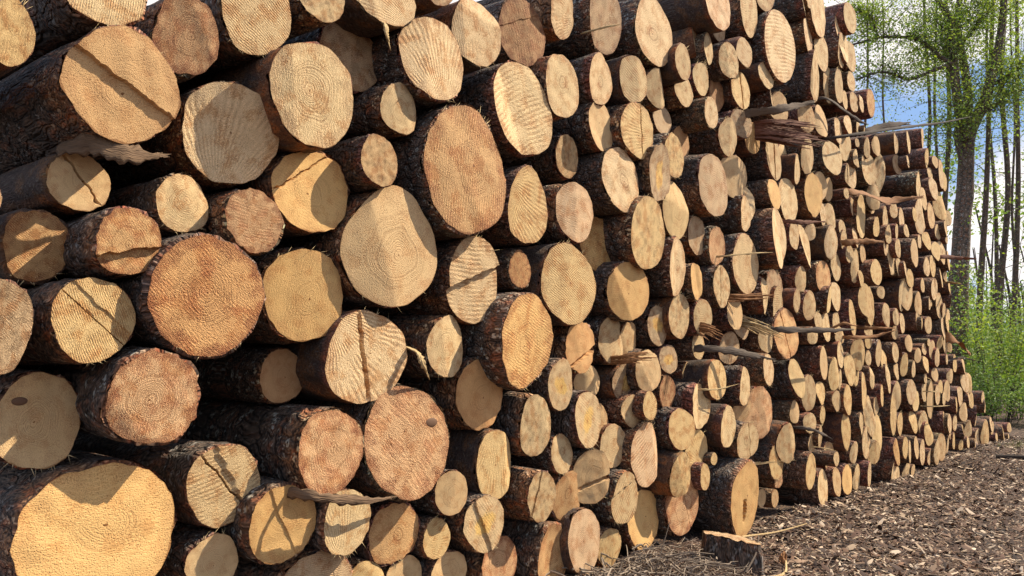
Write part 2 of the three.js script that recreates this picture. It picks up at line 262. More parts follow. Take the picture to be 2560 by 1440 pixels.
L(2.442,3.097,0.06,0.115,0.92,'g',"grey-white tip of a log barely showing at the top photo edge");
L(2.118,2.709,-0.13,0.158,1,'g',"grey-brown shaded log set back behind a larger pale log, upper middle left");
L(1.76,2.409,0.1,0.196,0.98,'p',"large pale yellow log with wavy rings and a notched lower rim");
L(2.425,2.74,0.07,0.19,1.04,'w',"whitish log with slanting saw grooves and torn fibres on its upper rim");
L(2.713,2.948,0.06,0.167,1,'w',"cream log with a brown lower lip at the top, right of the torn-rimmed log");
L(2.26,2.485,0.02,0.118,0.91,'p',"small fan-grooved log with smooth orange bark below the torn-rimmed whitish log");
L(2.604,2.266,0.1,0.299,0.89,'o',"tall orange-tan log with thick red bark rim left of the picture centre");
L(1.849,2.074,-0.03,0.167,1.17,'YG35,.5,.004',"angular yellow log with an L-shaped crack and a diagonal shadow");
L(2.108,2.227,0.07,0.11,0.97,'t',"small tan oval log with a dark ragged shadow above the big ringed log");
L(2.223,1.884,0.03,0.253,0.97,'t',"large tan log with bold dark rings about its centre, middle of the pile");
L(1.851,1.675,-0.04,0.188,0.97,'Y',"yellow-hearted log with a dark brown ring, right of the largest orange log");
L(2.742,1.779,0,0.205,0.91,'wS20,.1,.03',"whitish log with a broken-out upper flap and crumbly right rim");
L(2.12,1.43,-0.01,0.192,1.12,'wG-80,-.1,.012',"whitish log split down the middle with fanned saw marks on its right half");
L(2.589,1.47,0,0.148,0.91,'pF-80,-.2,-.3',"small pale yellow log with rugged bark and a pointed lower tip, splinters hanging beside it");
L(1.847,1.358,-0.2,0.112,0.95,'b',"dark brown recessed log in deep shadow left of the split whitish log");
L(2.834,1.246,-0.02,0.172,0.91,'R',"reddish oval log with a white resin patch at its lower right");
L(1.915,1.076,0.03,0.168,1,'r',"reddish ringed log with a crumbly dark left rim above the hanging bark strip");
L(2.315,1.07,0.05,0.235,1.03,'rK',"large pinkish log with fine rings and a bark-filled knot at its upper right");
L(2.6,0.818,0.02,0.099,0.97,'tF70,0,-.3',"small tan log with a folded face tucked under the large pinkish knotted log");
L(1.989,0.802,0.04,0.128,0.97,'p',"smooth pale yellow log overlapped at its top by the hanging bark strip");
L(2.319,0.684,-0.05,0.136,1.06,'o',"round orange-tan log with slanting grooves below the large pinkish knotted log");
L(2.538,0.625,-0.02,0.09,1.01,'y',"smallest yellow-tan log in the bottom rows, left of the cracked-heart log");
L(1.901,0.57,0,0.136,1.14,'g',"weathered grey log with ragged bark at the bottom edge");
L(2.18,0.504,-0.05,0.093,1.02,'y',"yellowish top of a log at the bottom edge beside the weathered grey one");
L(2.386,0.475,-0.06,0.102,1.1,'t',"tan log top with a lit wedge at the bottom edge, below the grooved orange log");
L(2.638,0.431,-0.05,0.119,1.12,'t',"speckled tan log top at the bottom edge below the smallest yellow log");
L(2.815,0.645,0.02,0.134,1.01,'h',"log with an orange heart circled by a dark ragged grey crack");
L(3.008,0.404,-0.06,0.148,1.07,'r',"reddish-brown log with a rounded hollow shade at the bottom edge");
L(2.936,0.902,-0.02,0.169,0.86,'yF-85,.4,-.45',"pale yellow log with a smooth shaded right facet right of the pinkish knotted log");
L(3.174,3.111,-0.03,0.183,0.96,'b',"brown log with a bright grooved triangle, at the top middle");
L(3.468,3.333,-0.02,0.173,0.85,'w',"white log with a ragged dark shadow hanging from the top edge");
L(3.96,3.459,-0.05,0.233,0.86,'g',"grey-brown log with a yellow straw across it at the top edge");
L(4.524,3.524,-0.02,0.228,1.08,'w',"whitish log with a jagged shaded upper half at the top");
L(3.374,2.852,0.07,0.178,0.89,'p',"pale oval log with crossed scratches, right of the smooth cream log");
L(3.85,3.03,-0.01,0.154,0.93,'wF60,.0,.25',"whitish log with a smooth grey scoop on its face, third oval of the upper row");
L(4.165,3.1,0.05,0.149,0.9,'p',"small pale speckled oval log below and left of the jagged shaded whitish log");
L(4.596,3.167,-0.01,0.133,1.18,'p',"small pale oval log with a dark scoop directly beneath the jagged shaded whitish log");
L(3.051,2.656,0.05,0.244,0.98,'p',"large smooth cream log with faint rings and a thin scratch, right of the upper centre");
L(3.876,2.757,-0.02,0.156,0.91,'t',"tan log scored by upright grooves, left of the yellow log with a straight slit");
L(4.173,2.781,0.06,0.177,1.08,'yG-88,.25,.006',"yellow log with a straight dark slit from top to bottom");
L(3.642,2.546,-0.08,0.128,0.81,'t',"small smooth tan log standing alone in shade right of the large cream log");
L(4.005,2.448,0.05,0.206,0.91,'w',"whitish oval log with ring lines and reddish flecks beneath the slit yellow log");
L(4.41,2.554,0.06,0.179,0.99,'h',"yellow-hearted grey log spotted black at its left, right of the whitish ringed oval");
L(3.122,2.18,0.02,0.198,0.96,'y',"pale yellow log with a shaded top notch, touching the tall red-rimmed log");
L(3.571,2.206,0.03,0.17,0.99,'lF85,.1,-.3',"pinkish-grey log with a yellow facet in its middle");
L(4.769,3.004,-0.1,0.103,1.25,'g',"dull grey-brown log with a pale crumbly foot right of the slit yellow log");
L(4.003,2.06,-0.09,0.188,0.97,'YF60,.1,-.3',"amber log with a spear-shaped lit facet behind the black-speckled yellow log");
L(4.25,2.154,0.06,0.235,0.94,'y',"large yellow oval log covered in fanned chainsaw marks");
L(3.465,1.795,0.06,0.22,1.07,'y',"yellow log peppered with black specks, right of the picture centre");
L(3.1,1.855,0,0.104,0.91,'R',"small reddish speckled log with a torn pointed foot");
L(4.124,1.797,0.02,0.185,1.25,'Y',"golden smooth log with a small dark nick, below the fanned yellow oval");
L(3.053,1.501,0.05,0.246,1.02,'Y',"tall golden log with orange bark rim and a shaded upper right shoulder");
L(3.629,1.463,0.01,0.156,0.94,'R',"reddish-brown oval log with a pale central chip");
L(4.067,1.5,-0.06,0.156,0.95,'p',"pale log with a brown shaded shoulder, overlapping a smooth tan one");
L(4.277,1.506,-0.08,0.111,1.19,'t',"smooth tan log half hidden behind the pale log with a shaded shoulder");
L(4.548,1.593,-0.02,0.134,0.99,'h',"small log with a bright yellow diamond heart below the golden nicked log");
L(3.387,1.265,0.04,0.139,0.86,'h',"grey black-spotted log with a yellow teardrop heart");
L(3.87,1.254,-0.1,0.102,1.02,'t',"plain tan log tucked under the reddish-brown oval");
L(4.21,1.242,-0.06,0.135,1.24,'hG70,.2,.005',"pale log with a yellow heart crossed by two slanting shadow bars");
L(4.329,1.309,0.03,0.134,1.01,'t',"tan log capped by a broken orange splinter");
L(3.193,1.068,0.03,0.161,0.76,'p',"pale log with long ridge and orange bark on its left, below the grey spotted one");
L(3.643,1.063,0.04,0.16,0.84,'h',"upright grey-yellow log with a frayed top and streaky yellow heart");
L(3.917,1.015,-0.06,0.113,0.81,'t',"tan edge of a log squeezed behind the frayed streaky one");
L(3.455,0.897,0,0.108,0.94,'p',"small pale pointed log with a straight ridge, below the ridged pale log");
L(4.001,0.882,-0.02,0.133,1,'p',"rough pale log wedged right of two streaky upright logs");
L(4.182,1.072,0,0.103,1.09,'pS5,-.1,-.012',"small log broken by a level step, upper half yellow and lower half tan");
L(4.266,1.102,0.07,0.093,0.89,'y',"slim yellow log right of the small stepped one");
L(4.746,1.154,-0.08,0.115,1,'b',"smooth brown shaded oval with an orange heart in the middle rows");
L(4.279,0.809,0.04,0.197,1.03,'lF-80,.45,-.4',"large pinkish-white oval with radiating saw marks and a shaded right facet");
L(3.692,0.747,0.05,0.158,0.91,'t',"tan upright log with weathered foot, second above the ground row");
L(3.208,0.717,0.05,0.13,0.96,'pG68,.35,.007',"pale oval log with a dark slanting groove and peeled bark on its right");
L(3.519,0.665,0,0.143,0.97,'o',"orange-tan log with jagged torn bark at its left");
L(3.993,0.589,0.05,0.154,1.03,'pS15,.45,.01',"pale yellow log with a folded upper flap, overlapping a big amber log");
L(4.447,0.374,-0.09,0.195,1.2,'Y',"big smooth amber oval log on the ground row, mostly in shade");
L(3.588,0.424,0.05,0.174,0.86,'l',"tall pinkish-yellow log standing at the bottom edge left of a small yellow one");
L(3.894,0.326,0.02,0.112,1.07,'y',"small yellow oval log at the edge of the twig heap");
L(3.373,0.378,-0.01,0.17,0.92,'o',"rough orange-brown log with torn left rim at the bottom edge");
L(5.289,3.972,0.08,0.224,1.07,'l',"lilac-white oval log hanging from the top edge, right of centre");
L(6.076,4.182,0,0.232,0.77,'p',"large pale tan narrow log, nearest right of lilac-white log at the top edge");
L(6.362,4.48,0,0.21,1.1,'p',"pale tan oval log, nearest above tall white log near the top");
L(6.56,4.004,0.06,0.311,1.04,'w',"tall white log with a smooth shaded upper right, near the top right");
L(5.277,3.681,-0.07,0.148,0.91,'g',"greyish oval log, nearest right of whitish log with a jagged shade");
L(5.288,3.625,0.01,0.125,0.66,'p',"pale tan narrow log, second below lilac-white log at the top edge");
L(5.809,3.989,-0.15,0.126,0.83,'g',"greyish oval log, nearest below lilac-white log at the top edge");
L(5.622,3.628,0.02,0.143,0.99,'p',"pale tan oval log, second left of tall white log near the top");
L(5.907,3.775,0.02,0.121,1.25,'w',"whitish oval log, nearest left of tall white log near the top");
L(4.803,3.385,0.05,0.129,0.88,'p',"pale tan oval log, nearest lower right of whitish log with a jagged shade");
L(5.189,3.376,-0.01,0.122,0.93,'p',"pale tan oval log, third lower right of whitish log with a jagged shade");
L(4.966,3.249,-0.03,0.132,0.93,'p',"pale tan oval log, second above yellow log with slanting streaks");
L(5.662,3.405,-0.12,0.144,0.92,'b',"dark brown oval log, third upper right of yellow log with slanting streaks");
L(5.936,3.486,-0.03,0.159,1.05,'yG-85,.1,.012',"yellow log split lengthwise by a deep groove, under the two small top logs");
L(6.34,3.701,0.03,0.119,1.25,'p',"pale tan oval log, nearest lower left of tall white log near the top");
L(7.212,4.655,0.03,0.185,0.69,'w',"whitish narrow log, third upper right of tall white log near the top");
L(7.422,4.391,0,0.198,0.95,'w',"whitish oval log, nearest upper right of tall white log near the top");
L(7.791,4.642,-0.02,0.128,1.07,'w',"small whitish oval log, nearest left of topmost log at the right shoulder");
L(7.663,4.725,0.04,0.308,0.82,'p',"large pale tan narrow log, second left of topmost log at the right shoulder");
L(7.851,4.343,0,0.194,0.97,'p',"pale tan narrow log, nearest right of tall white log near the top");
L(7.467,3.975,0.03,0.253,0.64,'p',"large pale tan narrow log, nearest lower right of tall white log near the top");
L(8.402,4.634,0.03,0.273,0.72,'p',"large pale tan narrow log, nearest lower left of topmost log at the right shoulder");
L(8.32,4.479,0.04,0.184,0.8,'p',"pale tan narrow log, nearest below topmost log at the right shoulder");
L(8.479,4.857,0.1,0.17,0.95,'p',"topmost log at the right shoulder of the pile, dark bark against the sky");
L(8.869,4.594,-0.03,0.178,1.06,'p',"pale tan oval log, second below topmost log at the right shoulder");
L(8.16,4.091,-0.03,0.186,0.85,'p',"pale tan narrow log, second lower right of tall white log near the top");
L(8.278,4.098,0.01,0.19,0.73,'p',"pale tan narrow log, third lower right of tall white log near the top");
L(8.864,4.304,-0.03,0.114,1.25,'w',"small whitish oval log, third below topmost log at the right shoulder");
L(8.818,4.058,0.01,0.114,1.25,'w',"whitish oval log, third upper left of long thin pole");
L(9.069,4.101,0.02,0.103,1.25,'w',"whitish oval log, second upper left of long thin pole");
L(9.507,4.214,0,0.172,0.9,'o',"large orange-tan narrow log, nearest upper left of long thin pole");
L(5.159,3.108,0.08,0.115,0.93,'w',"bright white log with a pointed foot and orange bark behind it");
L(5.528,3.013,0.04,0.145,0.9,'p',"pale tan oval log, nearest above dark-topped speckled log");
L(5.863,3.19,0.02,0.117,1.25,'gF65,-.2,-.3',"greyish oval log, second left of stringy splinter bundle");
L(6.158,3.145,-0.03,0.145,0.96,'Y',"orange log split open, beside a grey shaded one under the grey board splinter");
L(6.534,3.581,-0.03,0.124,0.87,'w',"whitish oval log, nearest below tall white log near the top");
L(6.654,3.505,0.02,0.139,1.25,'t',"tan log partly covered by the long grey board splinter");
L(7.432,3.593,-0.01,0.146,1.24,'t',"tan oval log, nearest upper right of stringy splinter bundle");
L(7.805,3.636,0,0.161,1.18,'t',"tan oval log, second upper right of stringy splinter bundle");
L(5.113,2.918,-0.13,0.126,1,'b',"dark brown oval log, nearest upper right of yellow log with slanting streaks");
L(4.636,2.71,0.05,0.151,1.06,'y',"yellow log with slanting streaks, right of the slit yellow log");
L(5.258,2.6,0.04,0.229,1.05,'g',"speckled log with a smooth dark shaded top, right of the middle");
L(5.872,2.785,-0.06,0.168,1.24,'t',"tan oval log, nearest upper right of dark-topped speckled log");
L(6.494,3.04,0.01,0.199,0.94,'pG-95,.1,.015',"splintered pale log torn into strips below the stringy splinter bundle");
L(7.079,3.134,-0.1,0.157,1.05,'t',"tan oval log, nearest below stringy splinter bundle");
L(7.031,3.028,0,0.143,0.6,'p',"pale tan narrow log, second below stringy splinter bundle");
L(7.283,3.2,0.03,0.178,0.99,'p',"pale tan oval log, nearest left of pale log at the splinter bundle's tip");
L(4.674,2.358,0.05,0.197,0.89,'y',"yellow oval log with fine slanting saw lines and a shaded right rim");
L(5.142,2.24,-0.04,0.148,0.87,'g',"small grey oval log with a hollow centre and yellow foot");
L(5.932,2.496,-0.02,0.15,0.69,'wF75,.1,.3',"curled white slab-like log end bent over like a hook");
L(6,2.586,-0.02,0.156,0.85,'w',"whitish oval log, nearest lower right of dark-topped speckled log");
L(6.454,2.714,0.03,0.134,1.25,'Y',"amber round log, nearest right of dark-topped speckled log");
L(6.91,2.728,-0.03,0.202,0.99,'p',"large pale tan oval log, nearest above whitish oval with upright grain");
L(6.347,2.328,0.06,0.254,0.94,'w',"tall whitish oval log with upright grain and pinkish right rim");
L(7.423,2.845,0.03,0.213,0.8,'Y',"tall yellow-orange log with an orange left rim");
L(7.831,3.003,-0.05,0.14,1.18,'t',"tan oval log, nearest lower left of pale log at the splinter bundle's tip");
L(8.226,3.032,-0.1,0.129,0.97,'t',"tan narrow log, nearest below pale log at the splinter bundle's tip");
L(5.375,2.18,0,0.144,1.07,'r',"reddish oval log, nearest upper left of pale log crossed by straw splinters");
L(5.826,2.081,0.03,0.231,1.05,'p',"pale log with a bristly foot, crossed by straw-like splinters");
L(6.886,2.409,0.03,0.126,0.81,'w',"whitish narrow log, nearest right of whitish oval with upright grain");
L(7.241,2.351,-0.01,0.207,0.88,'p',"large pale tan narrow log, nearest upper left of broken orange-brown log");
L(7.425,2.507,-0.01,0.087,1.25,'w',"small whitish oval log, second above broken orange-brown log");
L(4.645,1.979,0.05,0.194,0.75,'wF88,.0,.2',"long white log with a middle ridge and pointed foot");
L(4.937,1.896,0.04,0.139,0.92,'Y',"log with a hairy top and diagonal scratches right of the long ridged white log");
L(5.356,1.887,0.04,0.155,0.93,'pG85,.1,.005',"pale tan oval log, nearest lower left of pale log crossed by straw splinters");
L(6.146,1.855,0.03,0.149,0.82,'p',"pale tan narrow log, nearest lower right of pale log crossed by straw splinters");
L(6.632,1.931,-0.06,0.177,1.2,'g',"greyish oval log, nearest below whitish oval with upright grain");
L(6.6,1.791,-0.03,0.166,0.73,'p',"pale tan narrow log, nearest above large cracked orange-brown log");
L(7.074,2.045,0.01,0.119,0.98,'p',"small pale tan oval log, nearest left of broken orange-brown log");
L(6.889,1.844,0.03,0.112,0.78,'p',"pale tan narrow log, second lower left of broken orange-brown log");
L(7.208,1.811,0.04,0.139,1.01,'p',"pale tan oval log, nearest lower left of broken orange-brown log");
L(4.737,1.658,0.03,0.153,0.91,'p',"pale mossy-looking oval log with crumbly dark top below the long ridged white log");
L(5.062,1.66,0.04,0.127,0.99,'p',"pale tan oval log, second above yellowish fan-split log");
L(5.723,1.708,-0.02,0.138,1.07,'t',"tan oval log, nearest below pale log crossed by straw splinters");
L(5.991,1.604,-0.08,0.104,1.25,'g',"greyish oval log, nearest upper right of yellowish fan-split log");
L(6.69,1.551,0.02,0.22,1.25,'oG-70,-.1,.008',"large orange-brown log with an open black crack, half shaded");
L(6.307,1.505,-0.01,0.115,0.98,'p',"pale tan oval log, nearest left of large cracked orange-brown log");
L(5.106,1.46,-0.01,0.101,0.85,'p',"pale tan oval log, nearest upper left of yellowish fan-split log");
L(5.801,1.435,-0.1,0.132,1.16,'g',"greyish oval log, nearest above yellowish fan-split log");
L(4.654,1.374,0,0.097,1.19,'h',"yellow-hearted oval log, second upper left of yellowish fan-split log");
L(5.258,1.222,0.05,0.146,1.25,'yG70,-.2,.004',"yellowish log with a fan-shaped split face");
L(6.081,1.269,0.09,0.127,0.98,'w',"bright white narrow leaf-shaped log at the tip of the grey broken stick");
L(5.722,1.156,0.04,0.149,0.83,'p',"pale tan oval log, nearest right of yellowish fan-split log");
L(6.137,1.276,-0.1,0.096,1.11,'t',"small tan oval log, nearest left of bright white leaf-shaped log");
L(5.025,1.053,0.01,0.16,1.18,'pF80,.0,.3',"pale log with a lit spike between two dark shaded scoops");
L(5.144,1.269,-0.13,0.08,1.14,'t',"small tan oval log, nearest left of yellowish fan-split log");
L(6.287,0.918,-0.05,0.218,1.11,'r',"dark reddish-brown tapering log with an orange left edge");
L(5.941,0.974,-0.06,0.106,1.25,'t',"small tan oval log, nearest left of dark reddish-brown tapering log");
L(5.418,0.88,0.03,0.153,1.09,'pF75,.1,.25',"log with a fan of bright ridges on its lower right");
L(4.722,0.921,0.05,0.139,1.11,'y',"yellow streaked log overlapping a smooth flat-sawn yellow one");
L(6.921,1.164,0.04,0.176,0.67,'y',"large yellowish narrow log, nearest lower left of long tan log under curled bark");
L(7.31,1.023,-0.02,0.167,0.87,'p',"large pale tan narrow log, nearest lower right of bright white leaf-shaped log");
L(6.897,0.88,0,0.104,1.1,'t',"small tan oval log, nearest right of dark reddish-brown tapering log");
L(5.058,0.734,-0.03,0.16,1.01,'y',"smooth yellow log with fine parallel saw lines behind the streaked yellow one");
L(4.68,0.635,0.06,0.147,0.98,'y',"yellow oval log with fluted top just above the fan-ridged ground log");
L(5.049,0.572,0.04,0.092,0.98,'y',"small yellowish oval log, nearest right of yellow oval with a fluted top");
L(5.714,0.748,0.06,0.144,1.19,'pG-80,.2,.004',"pale log with a bark-streaked right side directly on the big slotted ground log");
L(6.483,0.502,-0.02,0.157,0.83,'y',"large yellowish narrow log, nearest below dark reddish-brown tapering log");
L(6.564,0.336,-0.04,0.073,1.25,'r',"small reddish oval log, nearest upper right of big ground log with a hollow slot");
L(6.621,0.638,0.03,0.167,1,'p',"large pale tan oval log, nearest lower right of dark reddish-brown tapering log");
L(4.844,0.401,-0.02,0.195,1.07,'r',"broken ground log with radiating ridges and a dark square shade");
L(5.577,0.35,0.09,0.279,0.96,'YH',"big tall yellow ground log with a rotted hollow slot, behind the stump");
L(6.428,0.2,-0.13,0.081,1.14,'t',"small tan oval log, nearest right of big ground log with a hollow slot");
L(6.644,0.167,-0.1,0.079,1.11,'t',"small tan oval log, second right of big ground log with a hollow slot");
L(7.208,0.333,0,0.167,0.85,'y',"yellowish narrow log, third left of amber oval on the ground row");
L(7.6,0.125,-0.02,0.178,0.99,'p',"pale tan narrow log, second left of amber oval on the ground row");
L(7.254,0.756,0.01,0.097,1.25,'p',"pale tan oval log, second left of tall narrow yellow log");
L(7.33,0.568,-0.02,0.087,1.25,'p',"pale tan oval log, third left of tall narrow yellow log");
L(8.273,3.633,0.01,0.139,0.89,'w',"large whitish narrow log, nearest above pale log at the splinter bundle's tip");
L(8.009,3.298,0.04,0.183,1.05,'p',"pale leaf-shaped log at the tip of the stringy splinter bundle");
L(8.501,3.556,-0.01,0.196,1,'p',"large pale tan narrow log, nearest upper right of pale log at the splinter bundle's tip");
L(8.501,3.735,0.04,0.106,1.25,'w',"whitish oval log, third upper right of pale log at the splinter bundle's tip");
L(9.519,3.713,0.04,0.123,1.25,'t',"tan oval log, second above pale slanted log below the thin pole");
L(10.429,3.92,0.01,0.136,1.25,'p',"pale tan oval log, nearest lower left of long thin pole");
L(10.983,3.768,-0.08,0.136,1.25,'g',"greyish oval log, nearest upper left of slanted log under the bark bulge");
L(9.247,3.401,0.02,0.183,1.25,'pF-75,.1,.2',"large pale slanted log below the long thin pole");
L(9.665,3.402,0.04,0.244,0.62,'p',"large pale tan narrow log, nearest lower right of pale slanted log below the thin pole");
L(8.72,3.234,0,0.135,0.94,'w',"whitish narrow log, nearest lower left of pale slanted log below the thin pole");
L(8.93,2.824,0,0.24,0.76,'y',"tall smooth yellow log below the bent orange bark strip");
L(9.604,3.079,-0.06,0.134,1.21,'t',"tan oval log, nearest upper right of tall yellow log below the bent strip");
L(9.537,3.129,0.01,0.159,0.93,'p',"pale tan narrow log, nearest left of bent orange bark strip");
L(7.768,2.709,-0.01,0.112,0.78,'w',"whitish narrow log, second left of tall yellow log below the bent strip");
L(8.122,2.742,-0.03,0.137,1.05,'p',"pale tan oval log, nearest left of tall yellow log below the bent strip");
L(8.399,2.648,-0.02,0.092,1.25,'p',"pale tan oval log, nearest lower left of tall yellow log below the bent strip");
L(10.079,2.941,-0.05,0.166,1.22,'p',"pale tan oval log, nearest below bent orange bark strip");
L(9.63,2.797,-0.02,0.122,1.25,'y',"yellowish oval log, nearest upper right of flat orange splinter");
L(7.893,2.451,0.03,0.17,0.82,'w',"large whitish narrow log, nearest above broken orange-brown log");
L(8.471,2.384,0.02,0.096,1.25,'p',"pale tan oval log, nearest lower left of flat orange splinter");
L(8.784,2.289,-0.02,0.189,0.6,'p',"large pale tan narrow log, nearest right of broken orange-brown log");
L(9.325,2.467,-0.08,0.118,1.1,'t',"tan narrow log, nearest below flat orange splinter");
L(10.015,2.633,-0.02,0.147,1.25,'w',"whitish oval log, nearest right of flat orange splinter");
L(9.972,2.74,0.04,0.115,1.25,'p',"pale tan oval log, second right of flat orange splinter");
L(10.288,2.471,-0.03,0.191,1.1,'p',"large pale tan narrow log, nearest lower right of flat orange splinter");
L(7.822,2.106,-0.03,0.176,1.25,'o',"broken orange-brown log with a shaded left half, far right rows");
L(8.207,2.239,-0.03,0.155,0.86,'p',"pale tan narrow log, nearest upper right of broken orange-brown log");
L(9.399,2.256,0.04,0.151,1.16,'y',"yellowish narrow log, nearest upper left of broad broken log in the far rows");
L(8.923,2.162,0,0.089,1.25,'y',"small yellowish oval log, nearest above tall pale lens-shaped log");
L(8.137,1.931,-0.01,0.15,1.04,'p',"broad pale log right of the narrow yellow twin in the right rows");
L(7.79,1.887,0.01,0.131,0.94,'y',"yellowish narrow log, nearest below broken orange-brown log");
L(8.71,1.733,-0.03,0.2,0.6,'y',"large yellowish narrow log, nearest lower left of tall pale lens-shaped log");
L(9.03,1.923,0.02,0.191,0.9,'y',"tall pale yellow lens-shaped log overlapping a twin, right part of the pile");
L(9.169,1.871,0.01,0.22,0.66,'y',"large yellowish narrow log, nearest lower right of tall pale lens-shaped log");
L(7.547,1.672,0,0.097,0.91,'p',"pale tan narrow log, second right of large cracked orange-brown log");
L(7.834,1.631,-0.02,0.158,0.78,'p',"pale tan narrow log, nearest above long tan log under curled bark");
L(8.139,1.667,-0.03,0.12,1.04,'p',"pale tan oval log, second lower left of tall pale lens-shaped log");
L(9.852,1.789,0.01,0.151,0.79,'p',"pale tan narrow log, second lower right of tall pale lens-shaped log");
L(9.165,1.587,0,0.096,1.25,'p',"small pale tan oval log, nearest below tall pale lens-shaped log");
L(10.68,2.046,-0.02,0.201,0.6,'p',"large pale tan narrow log, nearest lower left of broad broken log in the far rows");
L(7.333,1.54,0.02,0.087,1.25,'p',"small pale tan oval log, nearest right of large cracked orange-brown log");
L(8.293,1.546,-0.03,0.095,1.25,'p',"small pale tan oval log, second upper right of long tan log under curled bark");
L(7.708,1.279,-0.01,0.164,0.66,'t',"long tan log under a curled bark edge, right part of the pile");
L(7.921,1.17,0.02,0.163,0.7,'y',"yellowish narrow log, nearest lower right of long tan log under curled bark");
L(8.23,1.356,-0.02,0.143,0.79,'p',"pale tan narrow log, nearest upper right of long tan log under curled bark");
L(8.426,1.2,0.01,0.169,0.78,'y',"yellowish narrow log, nearest right of long tan log under curled bark");
L(8.655,1.145,0,0.126,0.76,'y',"yellowish narrow log, nearest upper left of upright log under a grey twig");
L(8.684,1.353,0.04,0.168,0.92,'y',"large yellowish narrow log, second above upright log under a grey twig");
L(9.505,1.352,0,0.157,0.92,'pG-82,.1,.006',"pale tan narrow log, third above upright log under a grey twig");
L(9.772,1.19,-0.02,0.203,0.6,'y',"large yellowish narrow log, third upper right of upright log under a grey twig");
L(8.858,0.965,0.01,0.205,0.8,'yF85,0,.2',"pale yellow upright log under a grey twig, lower right rows");
L(9.739,1.056,0.04,0.169,0.6,'p',"pale tan narrow log, second upper left of broad speckled far log");
L(10.169,0.84,0.03,0.186,0.82,'p',"pale tan narrow log, nearest left of broad speckled far log");
L(7.636,1.001,-0.03,0.112,1,'y',"small yellowish oval log, nearest below long tan log under curled bark");
L(8.275,0.906,0.02,0.162,0.91,'y',"large yellowish narrow log, nearest lower left of upright log under a grey twig");
L(8.036,0.905,-0.01,0.106,1.03,'p',"small pale tan narrow log, nearest left of upright log under a grey twig");
L(8.238,0.592,0.02,0.189,0.6,'y',"tall narrow yellow log in the lower right rows");
L(9.13,0.68,0,0.234,0.6,'p',"pale tan narrow log, nearest below upright log under a grey twig");
L(8.734,0.627,0.01,0.123,0.85,'p',"small pale tan narrow log, nearest upper right of tall narrow yellow log");
L(9.013,0.403,-0.02,0.176,0.91,'p',"pale tan narrow log, nearest lower right of tall narrow yellow log");
L(9.469,0.472,-0.01,0.212,0.71,'y',"large yellowish narrow log, nearest right of tall narrow yellow log");
L(10.067,0.623,0,0.242,0.6,'y',"large yellowish narrow log, nearest lower left of broad speckled far log");
L(10.477,0.484,-0.03,0.143,1.17,'y',"yellowish narrow log, nearest left of flat pale log near the ladder of splinters");
L(7.418,0.626,0.02,0.108,0.8,'p',"pale tan narrow log, nearest left of tall narrow yellow log");
L(8.031,0.358,-0.1,0.146,0.93,'t',"grey-tan shaded oval log hanging behind a thin straw, lower right");
L(8.415,0.373,0.03,0.12,0.99,'p',"pale tan narrow log, nearest below tall narrow yellow log");
L(9.272,0.275,-0.01,0.132,1.25,'y',"yellowish oval log, nearest upper right of amber oval on the ground row");
L(7.992,0.127,0,0.147,0.77,'t',"tan narrow log, nearest left of amber oval on the ground row");
L(8.278,0.121,0.01,0.166,0.99,'Y',"amber oval log on the ground row left of the wedge-shaped white one");
L(8.677,0.084,-0.03,0.141,0.87,'p',"pale tan narrow log, nearest right of amber oval on the ground row");
L(10.045,-0.018,-0.01,0.165,0.79,'w',"last pale log of the short thick-barked one beside the bark litter");
L(10.095,0.189,0.02,0.164,0.86,'Y',"amber narrow log, nearest lower left of flat pale log near the ladder of splinters");
L(13.144,3.978,-0.01,0.224,0.87,'w',"large whitish narrow log, second upper right of slanted log under the bark bulge");
L(11.741,3.618,-0.03,0.169,1.25,'p',"slanted log under the bark bulge, pine log end");
L(12.501,3.658,0.04,0.172,1.06,'w',"whitish narrow log, nearest right of slanted log under the bark bulge");
L(13.287,3.527,-0.01,0.221,1.25,'y',"pale log on the pile's right edge, pine log end");
L(12.222,3.232,0.03,0.184,1.09,'t',"large tan narrow log, nearest lower left of pale log on the pile's right edge");
L(11.668,3.172,0.04,0.257,0.77,'w',"large whitish narrow log, second lower left of pale log on the pile's right edge");
L(11.137,2.624,0.04,0.191,1.11,'t',"large tan narrow log, fourth above broad broken log in the far rows");
L(12.702,2.782,-0.01,0.142,1.25,'y',"yellowish oval log, fourth below pale log on the pile's right edge");
L(10.83,2.087,0.01,0.218,1.25,'p',"broad broken log in the far rows, pine log end");
L(12.283,2.212,0.02,0.161,1.25,'w',"large whitish narrow log, second right of broad broken log in the far rows");
L(11.397,1.976,0.02,0.163,0.94,'t',"large tan narrow log, nearest lower right of broad broken log in the far rows");
L(10.829,0.854,0.02,0.157,1.25,'w',"broad speckled far log, pine log end");
L(11.151,0.722,-0.01,0.139,1.12,'y',"yellowish narrow log, nearest lower right of broad speckled far log");
L(11.799,0.813,-0.03,0.148,1.23,'p',"pale far log beside splinters, pine log end");
L(13.804,0.634,0.01,0.16,1.25,'w',"whitish oval log, nearest lower left of upper log of the right-hand step");
L(11.763,0.387,-0.03,0.165,0.96,'p',"pale tan narrow log, nearest right of flat pale log near the ladder of splinters");
L(14.838,0.05,-0.03,0.143,1.25,'p',"pale narrow log low at the pile's far foot, left of a dark bark end");
L(12.475,0.003,0.01,0.196,0.77,'t',"large tan narrow log, second lower right of flat pale log near the ladder of splinters");
L(15.938,-0.12,0.02,0.229,1.02,'y',"narrow pale log leaning on the ground at the far foot of the pile");
L(11.491,0.039,-0.02,0.178,0.73,'w',"whitish narrow log, fourth below flat pale log near the ladder of splinters");

